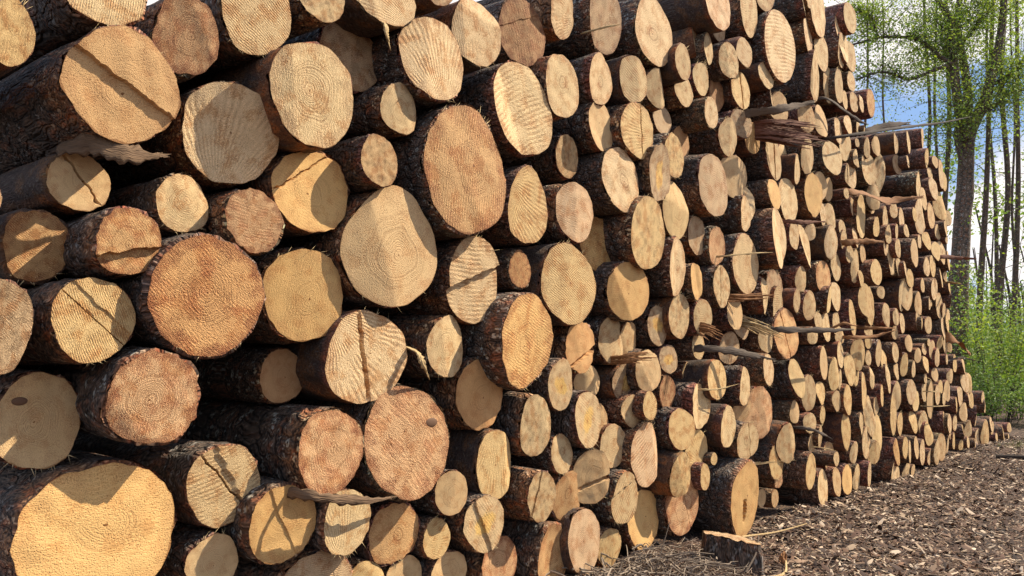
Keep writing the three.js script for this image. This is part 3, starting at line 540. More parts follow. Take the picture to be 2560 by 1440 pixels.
// the small logs at the far end of the pile
{
  const faces = {}, barks = [];
  var Q = (u, v, d, R, asp, tone) => {
    const i = 1000 + logNo++, s = logShape(i, R, asp, tone, '', true), M4 = new THREE.Matrix4().makeRotationFromEuler(new THREE.Euler(rr(-.06, .06), YAW + rr(-.08, .08), 0, 'YXZ')).setPosition(P3(u, v, d));
    const k = 'pywt'.includes(tone) ? tone : 'p'; (faces[k] ??= []).push(s.face.applyMatrix4(M4)); barks.push(s.bark.applyMatrix4(M4));
  };
  var farDone = () => {
    const g = new THREE.Group(); g.name = 'far_pine_logs'; tag(g, 'crowd of small log ends at the far right end of the stacked pile', 'logs', null, 'stuff'); scene.add(g);
    let k = 0; for (const t in faces) { const m = part('cut_faces', mergeGeometries(faces[t]), woodMat(t, TONES[t][1][0], 0), g); m.userData.kind = 'stuff'; }
    part('bark', mergeGeometries(barks), BARKS[0], g).userData.kind = 'stuff';
  };
}
Q(0.698,1.888,0.06,0.07,1.02,'t');
Q(7.363,4.736,0.04,0.127,0.79,'w');
Q(8.474,3.995,0.02,0.108,0.82,'t');
Q(5.208,0.672,0.03,0.045,1.25,'y');
Q(9.067,3.843,-0.03,0.091,1.25,'p');
Q(9.156,3.831,0.01,0.048,1.25,'t');
Q(8.894,3.628,0.01,0.049,1.25,'w');
Q(9.168,3.623,0.04,0.123,0.6,'p');
Q(8.764,3.434,0.04,0.101,1.21,'p');
Q(8.416,3.213,0.04,0.106,0.64,'p');
Q(8.433,3.008,0.02,0.057,1.25,'p');
Q(8.751,2.91,-0.02,0.104,0.88,'w');
Q(10.396,3.086,0,0.103,1.19,'w');
Q(10.847,3.033,-0.03,0.143,0.91,'w');
Q(8.399,2.527,0,0.108,0.79,'w');
Q(8.747,2.582,0.01,0.112,0.76,'w');
Q(10.464,2.834,0,0.1,0.85,'p');
Q(10.382,2.614,0.04,0.121,1.01,'p');
Q(10.572,2.396,-0.02,0.118,1.22,'p');
Q(9.806,2.051,-0.02,0.075,1.25,'p');
Q(10.161,1.773,0.03,0.107,0.93,'p');
Q(10.272,1.596,0,0.096,1.05,'p');
Q(8.164,1.104,-0.01,0.11,0.6,'p');
Q(9.017,1.476,0.03,0.075,1.25,'y');
Q(9.022,1.307,0.03,0.085,1.04,'p');
Q(10.132,1.351,0.02,0.125,0.86,'p');
Q(10.292,1.12,0,0.107,1.11,'p');
Q(9.166,1.088,0.02,0.129,0.76,'r');
Q(9.442,0.884,0.04,0.127,0.82,'y');
Q(9.322,0.78,0.01,0.104,0.89,'p');
Q(7.61,0.804,-0.01,0.087,0.83,'y');
Q(7.829,0.373,0.04,0.072,1.13,'p');
Q(8.915,0.088,0.03,0.139,0.6,'w');
Q(10.265,-0.097,-0.03,0.111,1.05,'p');
Q(11.132,4.075,0.01,0.163,0.78,'p');
Q(12.164,4.34,-0.03,0.147,0.6,'t');
Q(11.091,3.808,0.01,0.086,1.25,'w');
Q(12.107,4.035,0.03,0.145,1.02,'y');
Q(12.594,3.859,-0.03,0.141,0.83,'p');
Q(12.731,4.089,0.02,0.091,1.25,'t');
Q(13.361,3.907,0,0.158,0.92,'y');
Q(11.965,3.44,0.01,0.168,0.86,'t');
Q(13.761,3.391,-0.03,0.125,1.08,'p');
Q(11.477,3.166,0,0.104,1.25,'y');
Q(10.809,2.872,0.04,0.087,1.25,'p');
Q(11.537,2.809,0.02,0.1,1.25,'w');
Q(11.967,2.858,0.03,0.134,1.25,'y');
Q(12.902,3.083,-0.02,0.12,1.25,'p');
Q(13.093,3.147,0.03,0.122,1.25,'t');
Q(13.374,3.01,0,0.062,1.25,'w');
Q(12.987,2.79,0.01,0.183,0.9,'p');
Q(13.289,2.688,0.03,0.156,0.92,'t');
Q(12.031,2.507,0,0.14,1.2,'w');
Q(12.504,2.554,-0.03,0.162,1.02,'y');
Q(12.916,2.412,-0.01,0.154,0.96,'p');
Q(13.292,2.45,-0.01,0.082,1.25,'t');
Q(10.679,2.376,0.02,0.108,1,'w');
Q(10.876,2.275,0.04,0.122,1.08,'y');
Q(11.79,2.238,-0.01,0.101,1.02,'t');
Q(13.567,2.299,-0.02,0.099,1.25,'y');
Q(13.597,2.095,-0.03,0.108,0.68,'p');
Q(12.037,2.008,0,0.097,1.11,'w');
Q(12.201,2.013,0,0.048,1.25,'y');
Q(12.845,2.005,-0.03,0.193,0.82,'p');
Q(12.987,1.933,0,0.112,0.97,'t');
Q(11.348,1.758,0.01,0.128,0.76,'w');
Q(11.379,1.721,0.04,0.091,1.08,'y');
Q(12.165,1.708,-0.03,0.125,1.25,'p');
Q(13.252,1.875,0.01,0.09,1.25,'t');
Q(12.913,1.669,0,0.169,0.64,'w');
Q(13.101,1.744,0.02,0.139,0.9,'y');
Q(10.454,1.701,0.03,0.129,0.88,'p');
Q(10.908,1.46,0,0.111,1.19,'t');
Q(10.39,1.416,0.01,0.123,0.68,'w');
Q(10.663,1.195,0.01,0.152,0.77,'y');
Q(10.983,1.135,0.03,0.113,1,'p');
Q(11.198,1.305,0.04,0.102,1.25,'t');
Q(11.779,1.379,-0.01,0.083,1.25,'w');
Q(11.745,1.169,0.02,0.117,1.18,'y');
Q(11.873,1.465,0.02,0.057,1.25,'p');
Q(12.267,1.361,-0.01,0.139,1.06,'t');
Q(12.354,1.26,0.03,0.139,0.9,'w');
Q(12.648,1.463,0.02,0.105,0.87,'y');
Q(13.037,1.441,0,0.146,0.94,'p');
Q(13.3,1.384,0.01,0.074,1.25,'t');
Q(12.875,1.22,0.04,0.078,0.87,'w');
Q(13.503,1.148,0.02,0.141,0.93,'y');
Q(13.217,0.969,0.02,0.117,1.25,'p');
Q(14.251,1.086,0,0.129,1.25,'t');
Q(14.341,0.835,0.03,0.169,1.06,'w');
Q(14.607,0.805,0.03,0.172,0.78,'y');
Q(11.748,0.987,-0.01,0.074,1.25,'p');
Q(12.331,1.021,-0.01,0.105,1.18,'t');
Q(12.027,0.689,-0.01,0.263,0.6,'t');
Q(12.289,0.739,0.02,0.15,0.66,'w');
Q(12.574,0.838,0.01,0.095,1.21,'y');
Q(12.75,0.668,0.01,0.11,1.08,'p');
Q(12.989,0.759,0.02,0.158,0.95,'t');
Q(13.412,0.523,0.04,0.129,1.12,'y');
Q(13.346,0.273,0.03,0.128,1.12,'p');
Q(14.105,0.377,0.04,0.15,1.25,'t');
Q(14.476,0.553,0.02,0.116,1.25,'w');
Q(14.721,0.523,0.03,0.134,1.02,'y');
Q(15.722,0.495,0.03,0.131,0.87,'p');
Q(15.77,0.363,0.04,0.118,1.14,'t');
Q(15.222,0.237,-0.01,0.179,0.69,'w');
Q(11.08,0.454,-0.01,0.142,0.94,'y');
Q(12.904,0.31,-0.03,0.164,1.05,'t');
Q(12.904,0.298,0.04,0.147,0.83,'w');
Q(13.957,0.082,0,0.12,1.25,'y');
Q(16.22,-0.02,-0.03,0.134,1.25,'t');
Q(16.56,-0.006,0.01,0.14,1.04,'w');
Q(11.798,0.253,0.02,0.167,0.83,'y');
Q(12.125,-0.027,0.03,0.172,0.77,'p');
Q(13.18,0.179,-0.01,0.144,0.87,'w');
Q(13.834,-0.103,0.02,0.086,1.25,'y');
Q(14.561,-0.142,-0.02,0.097,1.25,'p');
Q(15.048,-0.202,-0.01,0.086,1.25,'t');
Q(15.708,-0.178,-0.03,0.166,0.9,'w');
Q(16.637,-0.084,0.01,0.126,1.25,'p');
Q(17.187,-0.3,0,0.079,1.25,'t');
Q(17.596,-0.34,-0.02,0.088,1.25,'w');
Q(17.664,-0.256,0.03,0.158,1.25,'y');
Q(18.608,-0.437,0,0.073,1.25,'p');
Q(18.452,-0.228,0.04,0.1,1.25,'t');
Q(12.953,-0.006,-0.01,0.144,0.6,'w');
Q(13.26,0.013,0.02,0.129,0.65,'y');
Q(10.668,0.132,0.02,0.143,0.74,'p');
Q(11.174,0.124,-0.02,0.149,0.76,'t');
Q(10.446,0.204,0.03,0.141,0.8,'y');
Q(10.733,-0.123,-0.03,0.12,1.13,'p');
Q(10.896,-0.116,0,0.073,1.25,'t');
Q(11.944,-0.077,-0.03,0.118,0.98,'w');
farDone();

// ---------- splinters, bark strips and branches caught between the logs ----------
const SC = { orange: [.34, .15, .05], red: [.22, .09, .05], straw: [.6, .42, .2], dark: [.055, .036, .025], brown: [.085, .052, .034], grey: [.12, .085, .06], greyb: [.17, .115, .075], bark: [.2, .12, .065], twig: [.34, .26, .19] };
const grain = dataTex(256, (u, v) => { const q = .8 + .22 * n2(u * 3, v * 60) + .18 * n2(u * 9, v * 140); return [q, q * .98, q * .95]; }, true, true), grainB = dataTex(256, (u, v) => .5 + .3 * n2(u * 3, v * 50) + .2 * n2(u * 11, v * 120), false, true);
const smat = {}; for (const k in SC) smat[k] = new THREE.MeshStandardMaterial({ color: new THREE.Color(...SC[k]), map: grain, bumpMap: grainB, bumpScale: .004, roughness: .9 });
function stripGeo(pts, w, th, sid, tw = 1) {
  const c = new THREE.CatmullRomCurve3(pts), n = 30, W = 7, p = [], uv = [], ix = [], side = new THREE.Vector3(), L0 = c.getLength();
  for (let i = 0; i <= n; i++) {
    const t = i / n, o = c.getPoint(t), d = c.getTangent(t), ang = tw * (.9 * n2(t * 1.6 + sid, 3)); side.crossVectors(d, OUT).normalize(); const nor = new THREE.Vector3().crossVectors(side, d).normalize();
    side.applyAxisAngle(d, ang); nor.applyAxisAngle(d, ang);
    const ww = w / 2 * (1 - .15 * n2(t * 5 + sid, 1)) * Math.min(1, .5 + t * 8) * (1 - sm(.72, 1, t) * (.75 + .2 * n2(sid, 4)));
    for (let k = 0; k < W; k++) { const a = k / W * 2 * Math.PI, q = 1 + .38 * n2(k * 3 + sid, t * 9) + .22 * n2(k * 5 + sid, t * 26); const x = Math.cos(a) * ww * q, y = Math.sin(a) * th / 2 * q; p.push(o.x + side.x * x + nor.x * y, o.y + side.y * x + nor.y * y, o.z + side.z * x + nor.z * y); uv.push(t * L0 * 2, k / W * w * 8); }
  }
  for (let i = 0; i < n; i++) for (let k = 0; k < W; k++) { const a = i * W + k, b = i * W + (k + 1) % W; ix.push(a, b, a + W, b, b + W, a + W); }
  for (const e of [0, n]) for (let k = 1; k + 1 < W; k++) e ? ix.push(e * W, e * W + k, e * W + k + 1) : ix.push(0, k + 1, k);
  const g = geo(p, ix, uv); g.computeVertexNormals(); return g;
}
let stickNo = 0;
function stick(name, label, cat, kind, w, pts, col) {
  srand(5000 + stickNo++); const P = pts.map((q) => P3(...q)), o = P[0].clone(), rel = P.map((q) => q.clone().sub(o));
  const back = rel[0].clone().addScaledVector(OUT, -.12).addScaledVector(rel[1].clone().sub(rel[0]).normalize(), -.04); rel.unshift(back);
  const g = [];
  if (kind === 'strip') { g.push(stripGeo(rel, w, w > .06 ? .012 : Math.max(.005, w * .35), stickNo * 3.7, w > .06 ? 1 : .4)); if (w > .025) for (let k = 0; k < 3; k++) { const a = rel.slice(-2), e = a[1].clone().addScaledVector(a[1].clone().sub(a[0]).normalize(), rr(.01, .05)); e.y += rr(-.3, .3) * w; const st = a[1].clone().lerp(a[0], rr(.2, .6)); st.y += rr(-.25, .25) * w; g.push(stripGeo([st, st.clone().lerp(e, .5), e], w * .15, .004, k + stickNo, .3)); } }
  else { const n = w > .1 ? 46 : w > .05 ? 18 : 3; for (let k = 0; k < n; k++) { const a = rr(-.5, .5), b = rr(-.5, .5), sp = rr(.5, 1.5), q = rel.map((v, i) => { const t = i / (rel.length - 1); return v.clone().add(new THREE.Vector3(0, a * w * (.8 + t * (sp - .4)), 0)).addScaledVector(OUT, b * w * .7 + rr(-.008, .008)); }), e = rr(.45, 1); const cut = q.map((v, i) => q[0].clone().lerp(v, i === q.length - 1 ? e : Math.min(1, e * 1.02))); g.push(stripGeo(cut, rr(.05, .16) * Math.max(w, .05) + .003, .004, k * 1.3 + stickNo, .6)); } }
  const m = shadow(new THREE.Mesh(mergeGeometries(g), smat[col])); m.name = numbered(name); m.position.copy(o); tag(m, label, cat, 'splinters and branches caught in the pile'); scene.add(m);
}
stick('bark_strip',"thin reddish bark strip hanging across the smooth pale yellow bottom log",'bark strip','strip',0.035,[[1.775,0.94,0.08],[1.904,0.908,0.1],[2.039,0.882,0.1],[2.169,0.87,0.08]],'bark');
stick('branch',"long thin dark branch sticking out of the pile toward the forked tree",'branch','strip',0.03,[[7.912,3.479,0.05],[9.53,3.879,0.25],[11.597,4.374,0.35],[12.967,4.739,0.45]],'dark');
stick('bark_slab',"brown bark slab lying on the pile just above the long thin branch",'bark slab','strip',0.09,[[9.194,3.82,0],[9.716,3.967,0.1],[10.417,4.147,0.2]],'brown');
stick('bark_strip',"bent orange bark strip twisting out of the right part of the pile",'bark strip','strip',0.09,[[8.507,3.034,0.02],[8.759,3.055,0.08],[9.253,3.038,0.15],[9.728,3.097,0.2],[10.48,3.233,0.3]],'orange');
stick('splinter',"flat orange splinter pointing right, below the bent orange bark strip",'splinter','strip',0.06,[[8.372,2.493,0.03],[8.635,2.524,0.12],[9.021,2.546,0.2]],'orange');
stick('splinter',"reddish splinter jutting past the right edge of the pile toward the trunk",'splinter','strip',0.06,[[12.862,2.713,0],[13.191,2.708,0.2],[13.163,2.681,0.4]],'red');
stick('bark_slab',"curled orange-brown bark slab hanging from the right edge of the pile",'bark slab','strip',0.13,[[13.053,1.541,0.02],[13.265,1.47,0.12],[13.24,1.336,0.25],[13.173,1.279,0.28]],'orange');
stick('splinter',"pale tapering splinter beside the dark trunk, right edge of the pile",'splinter','strip',0.03,[[13.247,2.359,0.02],[12.892,2.305,0.25]],'straw');
stick('splinter_bundle',"stringy reddish-brown splinter bundle bristling out of the upper right pile",'splinters','bundle',0.16,[[6.232,3.211,0.05],[6.404,3.197,0.2],[6.805,3.208,0.36]],'red');
stick('board_splinter',"long grey-brown board-like splinter above the stringy reddish bundle",'splinter','strip',0.075,[[5.928,3.28,0.06],[6.237,3.366,0.2],[6.596,3.47,0.32]],'greyb');
stick('broken_branch',"grey splintered broken branch pointing at the bright white leaf-shaped log",'branch','strip',0.05,[[5.076,1.439,0.04],[5.34,1.421,0.12],[5.571,1.384,0.2],[5.704,1.363,0.26]],'grey');
stick('broken_branch',"dark broken branch with pale peeled edge in the right middle of the pile",'branch','strip',0.05,[[6.423,1.585,0.04],[6.923,1.582,0.18],[7.563,1.595,0.3]],'grey');
stick('branch',"knobbly grey branch slanting down beside the two pale twin logs, upper right",'branch','strip',0.035,[[7.75,3.836,0.05],[8.087,3.801,0.1],[8.401,3.729,0.18],[8.581,3.735,0.2]],'grey');
stick('splinter',"spray of orange splinters below the ridged oval log in the middle right",'splinters','bundle',0.09,[[5.018,1.587,0.05],[5.055,1.565,0.12],[5.094,1.533,0.18]],'orange');
stick('splinter',"bristling straw-coloured splinter fan over the cracked orange-brown log",'splinters','bundle',0.09,[[5.958,1.64,0.02],[6.049,1.587,0.12],[6.143,1.537,0.2]],'straw');
stick('straw',"long straw splinter crossing the whitish oval log and its left neighbour",'splinter','strip',0.014,[[5.403,2.109,0.05],[5.654,2.143,0.12],[5.934,2.17,0.2]],'straw');
stick('splinter',"orange-brown fibre splinter lying under the stringy torn grey log, middle right",'splinter','bundle',0.06,[[5.579,1.82,0.04],[5.787,1.826,0.12],[6.021,1.845,0.2]],'orange');
stick('splinter',"broken orange splinter capping the tan log right of the shadow-barred one",'splinter','bundle',0.06,[[4.047,1.382,0.03],[4.139,1.398,0.09],[4.245,1.399,0.13]],'orange');
stick('straw',"pair of thin straws poking right from the big slotted ground log",'splinter','bundle',0.02,[[5.765,0.578,0.1],[5.906,0.586,0.17],[5.98,0.599,0.24]],'straw');
stick('bark_strip',"dark red bark strip across the small white pointed logs, right of centre",'bark strip','strip',0.035,[[6.685,2.514,0.04],[6.865,2.517,0.12],[7.165,2.551,0.2]],'red');
stick('splinter',"orange bark splinter low in the right rows, upper of a close pair",'splinter','strip',0.035,[[9.075,1.629,0.03],[9.396,1.627,0.2]],'orange');
stick('splinter',"bent orange splinter low in the right rows, lower of a close pair",'splinter','strip',0.035,[[8.377,1.528,0.03],[8.823,1.533,0.12],[9.132,1.602,0.26]],'orange');
stick('splinter',"orange splinter pointing right beside the dark broken branch",'splinter','strip',0.03,[[7.544,1.604,0.1],[7.638,1.652,0.18],[7.859,1.632,0.24]],'orange');
stick('straw',"curved thin straw over the yellowish fan-split log",'splinter','strip',0.012,[[5.033,1.162,0.05],[5.199,1.161,0.09],[5.416,1.187,0.13]],'straw');
stick('bark_curl',"small yellow bark curl dangling below the whitish log at the top edge",'bark curl','strip',0.03,[[2.135,2.802,0.06],[2.133,2.765,0.07],[2.153,2.736,0.06]],'straw');
stick('splinter',"pale splinter hanging at the left of the small pointed pale log",'splinter','strip',0.03,[[2.353,1.446,0.04],[2.36,1.407,0.06],[2.406,1.363,0.04]],'straw');
stick('torn_bark',"torn bark slab with a pale frayed chunk under the big ridged log",'bark slab','strip',0.075,[[1.016,2.095,0],[1.084,2.075,0.05],[1.212,2.086,0.03]],'bark');
stick('splinter',"yellow straw lying across the grey-brown log at the top edge",'splinter','strip',0.012,[[3.821,3.319,0.04],[3.923,3.357,0.1]],'straw');
stick('straw',"thin straw lying across the lower right rows above the amber ground log",'splinter','strip',0.01,[[7.305,0.538,0.04],[7.616,0.476,0.12]],'straw');
stick('branch',"short dark twig crossing the upright yellow logs at lower right",'branch','strip',0.03,[[7.07,0.722,0.04],[7.199,0.68,0.1],[7.299,0.626,0.16]],'grey');
stick('splinter',"vertical pale splinter forming a ladder shape in the far right rows",'splinter','strip',0.02,[[11.769,0.967,0.05],[11.762,0.459,0.05]],'straw');
stick('splinter',"upper rung of the ladder-like pale splinters, far right rows",'splinter','strip',0.016,[[11.721,0.816,0.06],[11.953,0.805,0.08]],'straw');
stick('splinter',"lower rung of the ladder-like pale splinters, far right rows",'splinter','strip',0.016,[[11.692,0.622,0.06],[12.549,0.582,0.12]],'straw');
stick('branch',"thin dark forked branch pointing right near the end of the pile",'branch','strip',0.03,[[12.912,1.193,0.02],[13.29,1.24,0.15],[13.472,1.198,0.3]],'grey');

// ---------- ground ----------
const GP = [[-60, .2], [3.5, .2], [5, .1], [6.5, .01], [8.5, -.08], [10.5, -.19], [13.8, -.23], [16, -.33], [19, -.5], [24, -.62], [400, -.7]];
const lerpG = (u) => { let i = 0; while (i < GP.length - 2 && u > GP[i + 1][0]) i++; return mix(GP[i][1], GP[i + 1][1], clamp((u - GP[i][0]) / (GP[i + 1][0] - GP[i][0]))); };
const baseG = (u) => .25 * (lerpG(u - .8) + lerpG(u - .27) + lerpG(u + .27) + lerpG(u + .8));
const ground = (u, o) => baseG(u) + .03 * fbm(u * .7, o * .7, 3) + .016 * n2(u * 3.1, o * 3.1) + .05 * sm(1, 0, Math.abs(o - .3)) * n2(u * .9, 4);
{
  const T = document.createElement('canvas'); T.width = T.height = 1024; const X = T.getContext('2d'), Bc = document.createElement('canvas'); Bc.width = Bc.height = 1024; const Y = Bc.getContext('2d');
  X.fillStyle = '#261a13'; X.fillRect(0, 0, 1024, 1024); Y.fillStyle = '#444'; Y.fillRect(0, 0, 1024, 1024); srand(99);
  const cols = ['#5b4334', '#7d6450', '#2a1d16', '#8f7660', '#402d22', '#5f4231', '#a58d75', '#1d1410', '#4a3328', '#6b5240'];
  for (let i = 0; i < 9000; i++) { const x = rr(0, 1024), y = rr(0, 1024), l = rr(6, 44), w = rr(3, 11), a = rr(0, 6.28), c = cols[Math.floor(rnd() * 10)], h = Math.floor(rr(70, 255));
    for (const [ox, oy] of [[0, 0], [-1024, 0], [1024, 0], [0, -1024], [0, 1024]]) { if (x + ox < -50 || x + ox > 1074 || y + oy < -50 || y + oy > 1074) continue; for (const [C, f] of [[X, c], [Y, `rgb(${h},${h},${h})`]]) { C.save(); C.translate(x + ox, y + oy); C.rotate(a); C.fillStyle = f; C.beginPath(); C.moveTo(-l / 2, 0); C.lineTo(-l * .3, -w / 2); C.lineTo(l * .35, -w * .4); C.lineTo(l / 2, w * .1); C.lineTo(l * .2, w / 2); C.lineTo(-l * .4, w * .35); C.fill(); C.restore(); } } }
  const ct = new THREE.CanvasTexture(T), bt = new THREE.CanvasTexture(Bc); for (const t of [ct, bt]) { t.wrapS = t.wrapT = THREE.RepeatWrapping; t.repeat.set(1 / 1.3, 1 / 1.3); } ct.colorSpace = THREE.SRGBColorSpace;
  const p = [], uv = [], ix = [], col = [], us = [], os = [];
  for (let u = -300; u < 400;) { us.push(u); u += u > 1 && u < 22 ? .12 : Math.min(30, Math.max(.12, .35 * Math.min(Math.abs(u - 1), Math.abs(u - 22)))); }
  for (let o = -300; o < 300;) { os.push(o); o += o > -2 && o < 9 ? .12 : Math.min(30, Math.max(.12, .35 * Math.min(Math.abs(o + 2), Math.abs(o - 9)))); }
  for (const u of us) for (const o of os) { const q = P3(u, ground(u, o), o); p.push(q.x, q.y, q.z); uv.push(u, o); const wet = sm(-.15, .25, fbm(u * .35 + 3, o * .5 + 1, 3)) * sm(.9, 2.2, o); col.push(mix(1, .62, wet), mix(.93, .55, wet), mix(.86, .5, wet)); }
  for (let i = 0; i + 1 < us.length; i++) for (let j = 0; j + 1 < os.length; j++) { const a = i * os.length + j, b = a + os.length; ix.push(a, a + 1, b, b, a + 1, b + 1); }
  const g = geo(p, ix, uv, col); g.computeVertexNormals();
  const m = shadow(new THREE.Mesh(g, new THREE.MeshStandardMaterial({ map: ct, bumpMap: bt, bumpScale: .03, roughness: .95, vertexColors: true, side: THREE.DoubleSide }))); m.name = 'ground'; tag(m, 'brown forest ground strewn with bark and wood chips beside the log pile', null, null, 'structure'); scene.add(m);
}
function scatter(name, label, g, mat, n, place, cols) {
  const m = shadow(new THREE.InstancedMesh(g, mat, n)); m.name = name; tag(m, label, 'wood chips', null, 'stuff'); const o = new THREE.Object3D(), c = new THREE.Color();
  for (let i = 0; i < n; i++) { place(o, i); o.updateMatrix(); m.setMatrixAt(i, o.matrix); const q = cols[Math.floor(rnd() * cols.length)], f = rr(.75, 1.25); m.setColorAt(i, c.setRGB(q[0] * f, q[1] * f, q[2] * f)); } scene.add(m);
}
{ // bark chips and wood shavings lying all over the ground
  srand(321);
  const chip = geo([-.5, 0, -.3, .1, .06, -.5, .5, .0, -.15, .45, .03, .3, -.1, .09, .5, -.45, .02, .25, 0, .16, 0, 0, -.1, 0], [6, 1, 0, 6, 2, 1, 6, 3, 2, 6, 4, 3, 6, 5, 4, 6, 0, 5, 7, 0, 1, 7, 1, 2, 7, 2, 3, 7, 3, 4, 7, 4, 5, 7, 5, 0]); chip.computeVertexNormals();
  const cm = new THREE.MeshStandardMaterial({ color: 0xffffff, roughness: .9 });
  const cols = [[.25, .16, .10], [.13, .072, .044], [.06, .033, .022], [.42, .30, .19], [.10, .05, .03], [.60, .46, .32], [.045, .026, .018], [.17, .09, .05], [.06, .034, .022]];
  scatter('bark_chips', 'bark chips and wood shavings strewn over the ground', toCreasedNormals(chip, .4), cm, 75000, (o, i) => {
    const u = 2.6 + 17 * Math.pow(rnd(), 1.25), w = Math.pow(rnd(), 1.2), q = -.15 + w * (.5 + (u - 2.4) * .5), sz = (i % 11 === 0 ? rr(.05, .12) : rr(.016, .055)) * (1 + u * .025);
    const wet = sm(-.15, .25, fbm(u * .35 + 3, q * .5 + 1, 3)) * sm(.9, 2.2, q); const s2 = rnd() < wet * .85 ? .0001 : sz;
    o.position.copy(P3(u, ground(u, q) + rr(0, .012), q)); o.rotation.set(rr(-.5, .5), rr(0, 6.28), rr(-.5, .5)); o.scale.set(s2, s2 * rr(.15, .5), s2 * rr(.12, .42));
  }, cols);
  const need = new THREE.CylinderGeometry(.5, .5, 1, 4, 1, true); need.rotateZ(Math.PI / 2);
  scatter('twig_litter', 'fine twigs, stems and slivers lying among the bark chips', need, cm, 5200, (o) => {
    const near = rnd() < .5, u = near ? rr(3.2, 4.9) : 2.8 + 14 * rnd(), q = near ? rr(-.1, .6) : rr(-.1, .4 + (u - 2.4) * .45), l = near ? rr(.03, .16) : rr(.04, .2);
    o.position.copy(P3(u, ground(u, q) + rr(.004, near ? .05 : .015), q)); o.rotation.set(0, rr(0, 6.28), rr(-.35, .35)); o.scale.set(l, rr(.002, .0055), rr(.002, .0055));
  }, [[.36, .27, .2], [.25, .17, .12], [.12, .075, .05], [.45, .36, .27], [.2, .11, .07]]);
}
function tube(pts, r0, r1, k = 7, n = 0) {
  const c = new THREE.CatmullRomCurve3(pts), N = n || Math.max(4, pts.length * 3), p = [], uv = [], ix = [], a = new THREE.Vector3(), b = new THREE.Vector3(); const Lc = c.getLength();
  for (let i = 0; i <= N; i++) { const t = i / N, o = c.getPoint(t), d = c.getTangent(t); a.set(.31, .2, .93).cross(d).normalize(); b.crossVectors(d, a); const r = mix(r0, r1, t);
    for (let j = 0; j <= k; j++) { const q = j / k * 2 * Math.PI, R = r * (1 + .1 * n2(j % k * 2.1 + pts[0].x * 9, t * Lc * 3)); p.push(o.x + R * (a.x * Math.cos(q) + b.x * Math.sin(q)), o.y + R * (a.y * Math.cos(q) + b.y * Math.sin(q)), o.z + R * (a.z * Math.cos(q) + b.z * Math.sin(q))); uv.push(j / k, t * Lc / .9); } }
  for (let i = 0; i < N; i++) for (let j = 0; j < k; j++) { const e = i * (k + 1) + j, f = e + k + 1; ix.push(e, e + 1, f, e + 1, f + 1, f); }
  const g = geo(p, ix, uv); g.computeVertexNormals(); return g;
}
{ // weathered stump in front of the slotted log
  srand(71); const o = P3(4.62, .09, .42), g = thing('tree_stump', 'dark weathered stump with a pale grey top beneath the big slotted ground log', 'stump', o);
  const K = 40, p = [], ix = [], uv = [], R = (t) => .165 * (1 + .12 * Math.cos(3 * t + 1) + .07 * Math.cos(7 * t) + .03 * Math.cos(17 * t)), H = (x, z) => .215 - .03 * x / .15 - .012 * z / .15 + .004 * n2(x * 40, z * 40);
  for (let r = 0; r <= 8; r++) for (let k = 0; k <= K; k++) { const t = k / K * 2 * Math.PI, q = R(t) * (1.16 - .16 * r / 8) * (1 + .035 * n2(t * 9 + .1, r * .4)), x = q * Math.cos(t), z = q * Math.sin(t); p.push(x, mix(-.06, H(x, z), r / 8) - (r === 8 ? .006 * clamp(n2(t * 20, 3)) : 0), z); uv.push(t * .3, r / 8 * .25); }
  for (let r = 0; r < 8; r++) for (let k = 0; k < K; k++) { const a = r * (K + 1) + k, b = a + K + 1; ix.push(a, b, a + 1, a + 1, b, b + 1); }
  const side = geo(p, ix, uv, p.map(() => 1)); side.computeVertexNormals(); part('stump_bark', side, BARKS[0], g);
  const tp = [], ti = [], tu = []; for (let r = 0; r <= 8; r++) for (let k = 0; k <= K; k++) { const t = k / K * 2 * Math.PI, q = R(t) * r / 8 * 1.001, x = q * Math.cos(t), z = q * Math.sin(t); tp.push(x, H(x, z) + .003 + .008 * n2(x * 12, z * 60) * (r / 8), z); tu.push(.5 + .49 * r / 8 * Math.cos(t), .5 + .49 * r / 8 * Math.sin(t)); }
  for (let r = 0; r < 8; r++) for (let k = 0; k < K; k++) { const a = r * (K + 1) + k, b = a + K + 1; ti.push(a, b, a + 1, a + 1, b, b + 1); }
  const top = geo(tp, ti, tu); top.computeVertexNormals(); part('stump_top', top, woodMat('g', 8, 0), g); g.rotation.y = YAW;
}
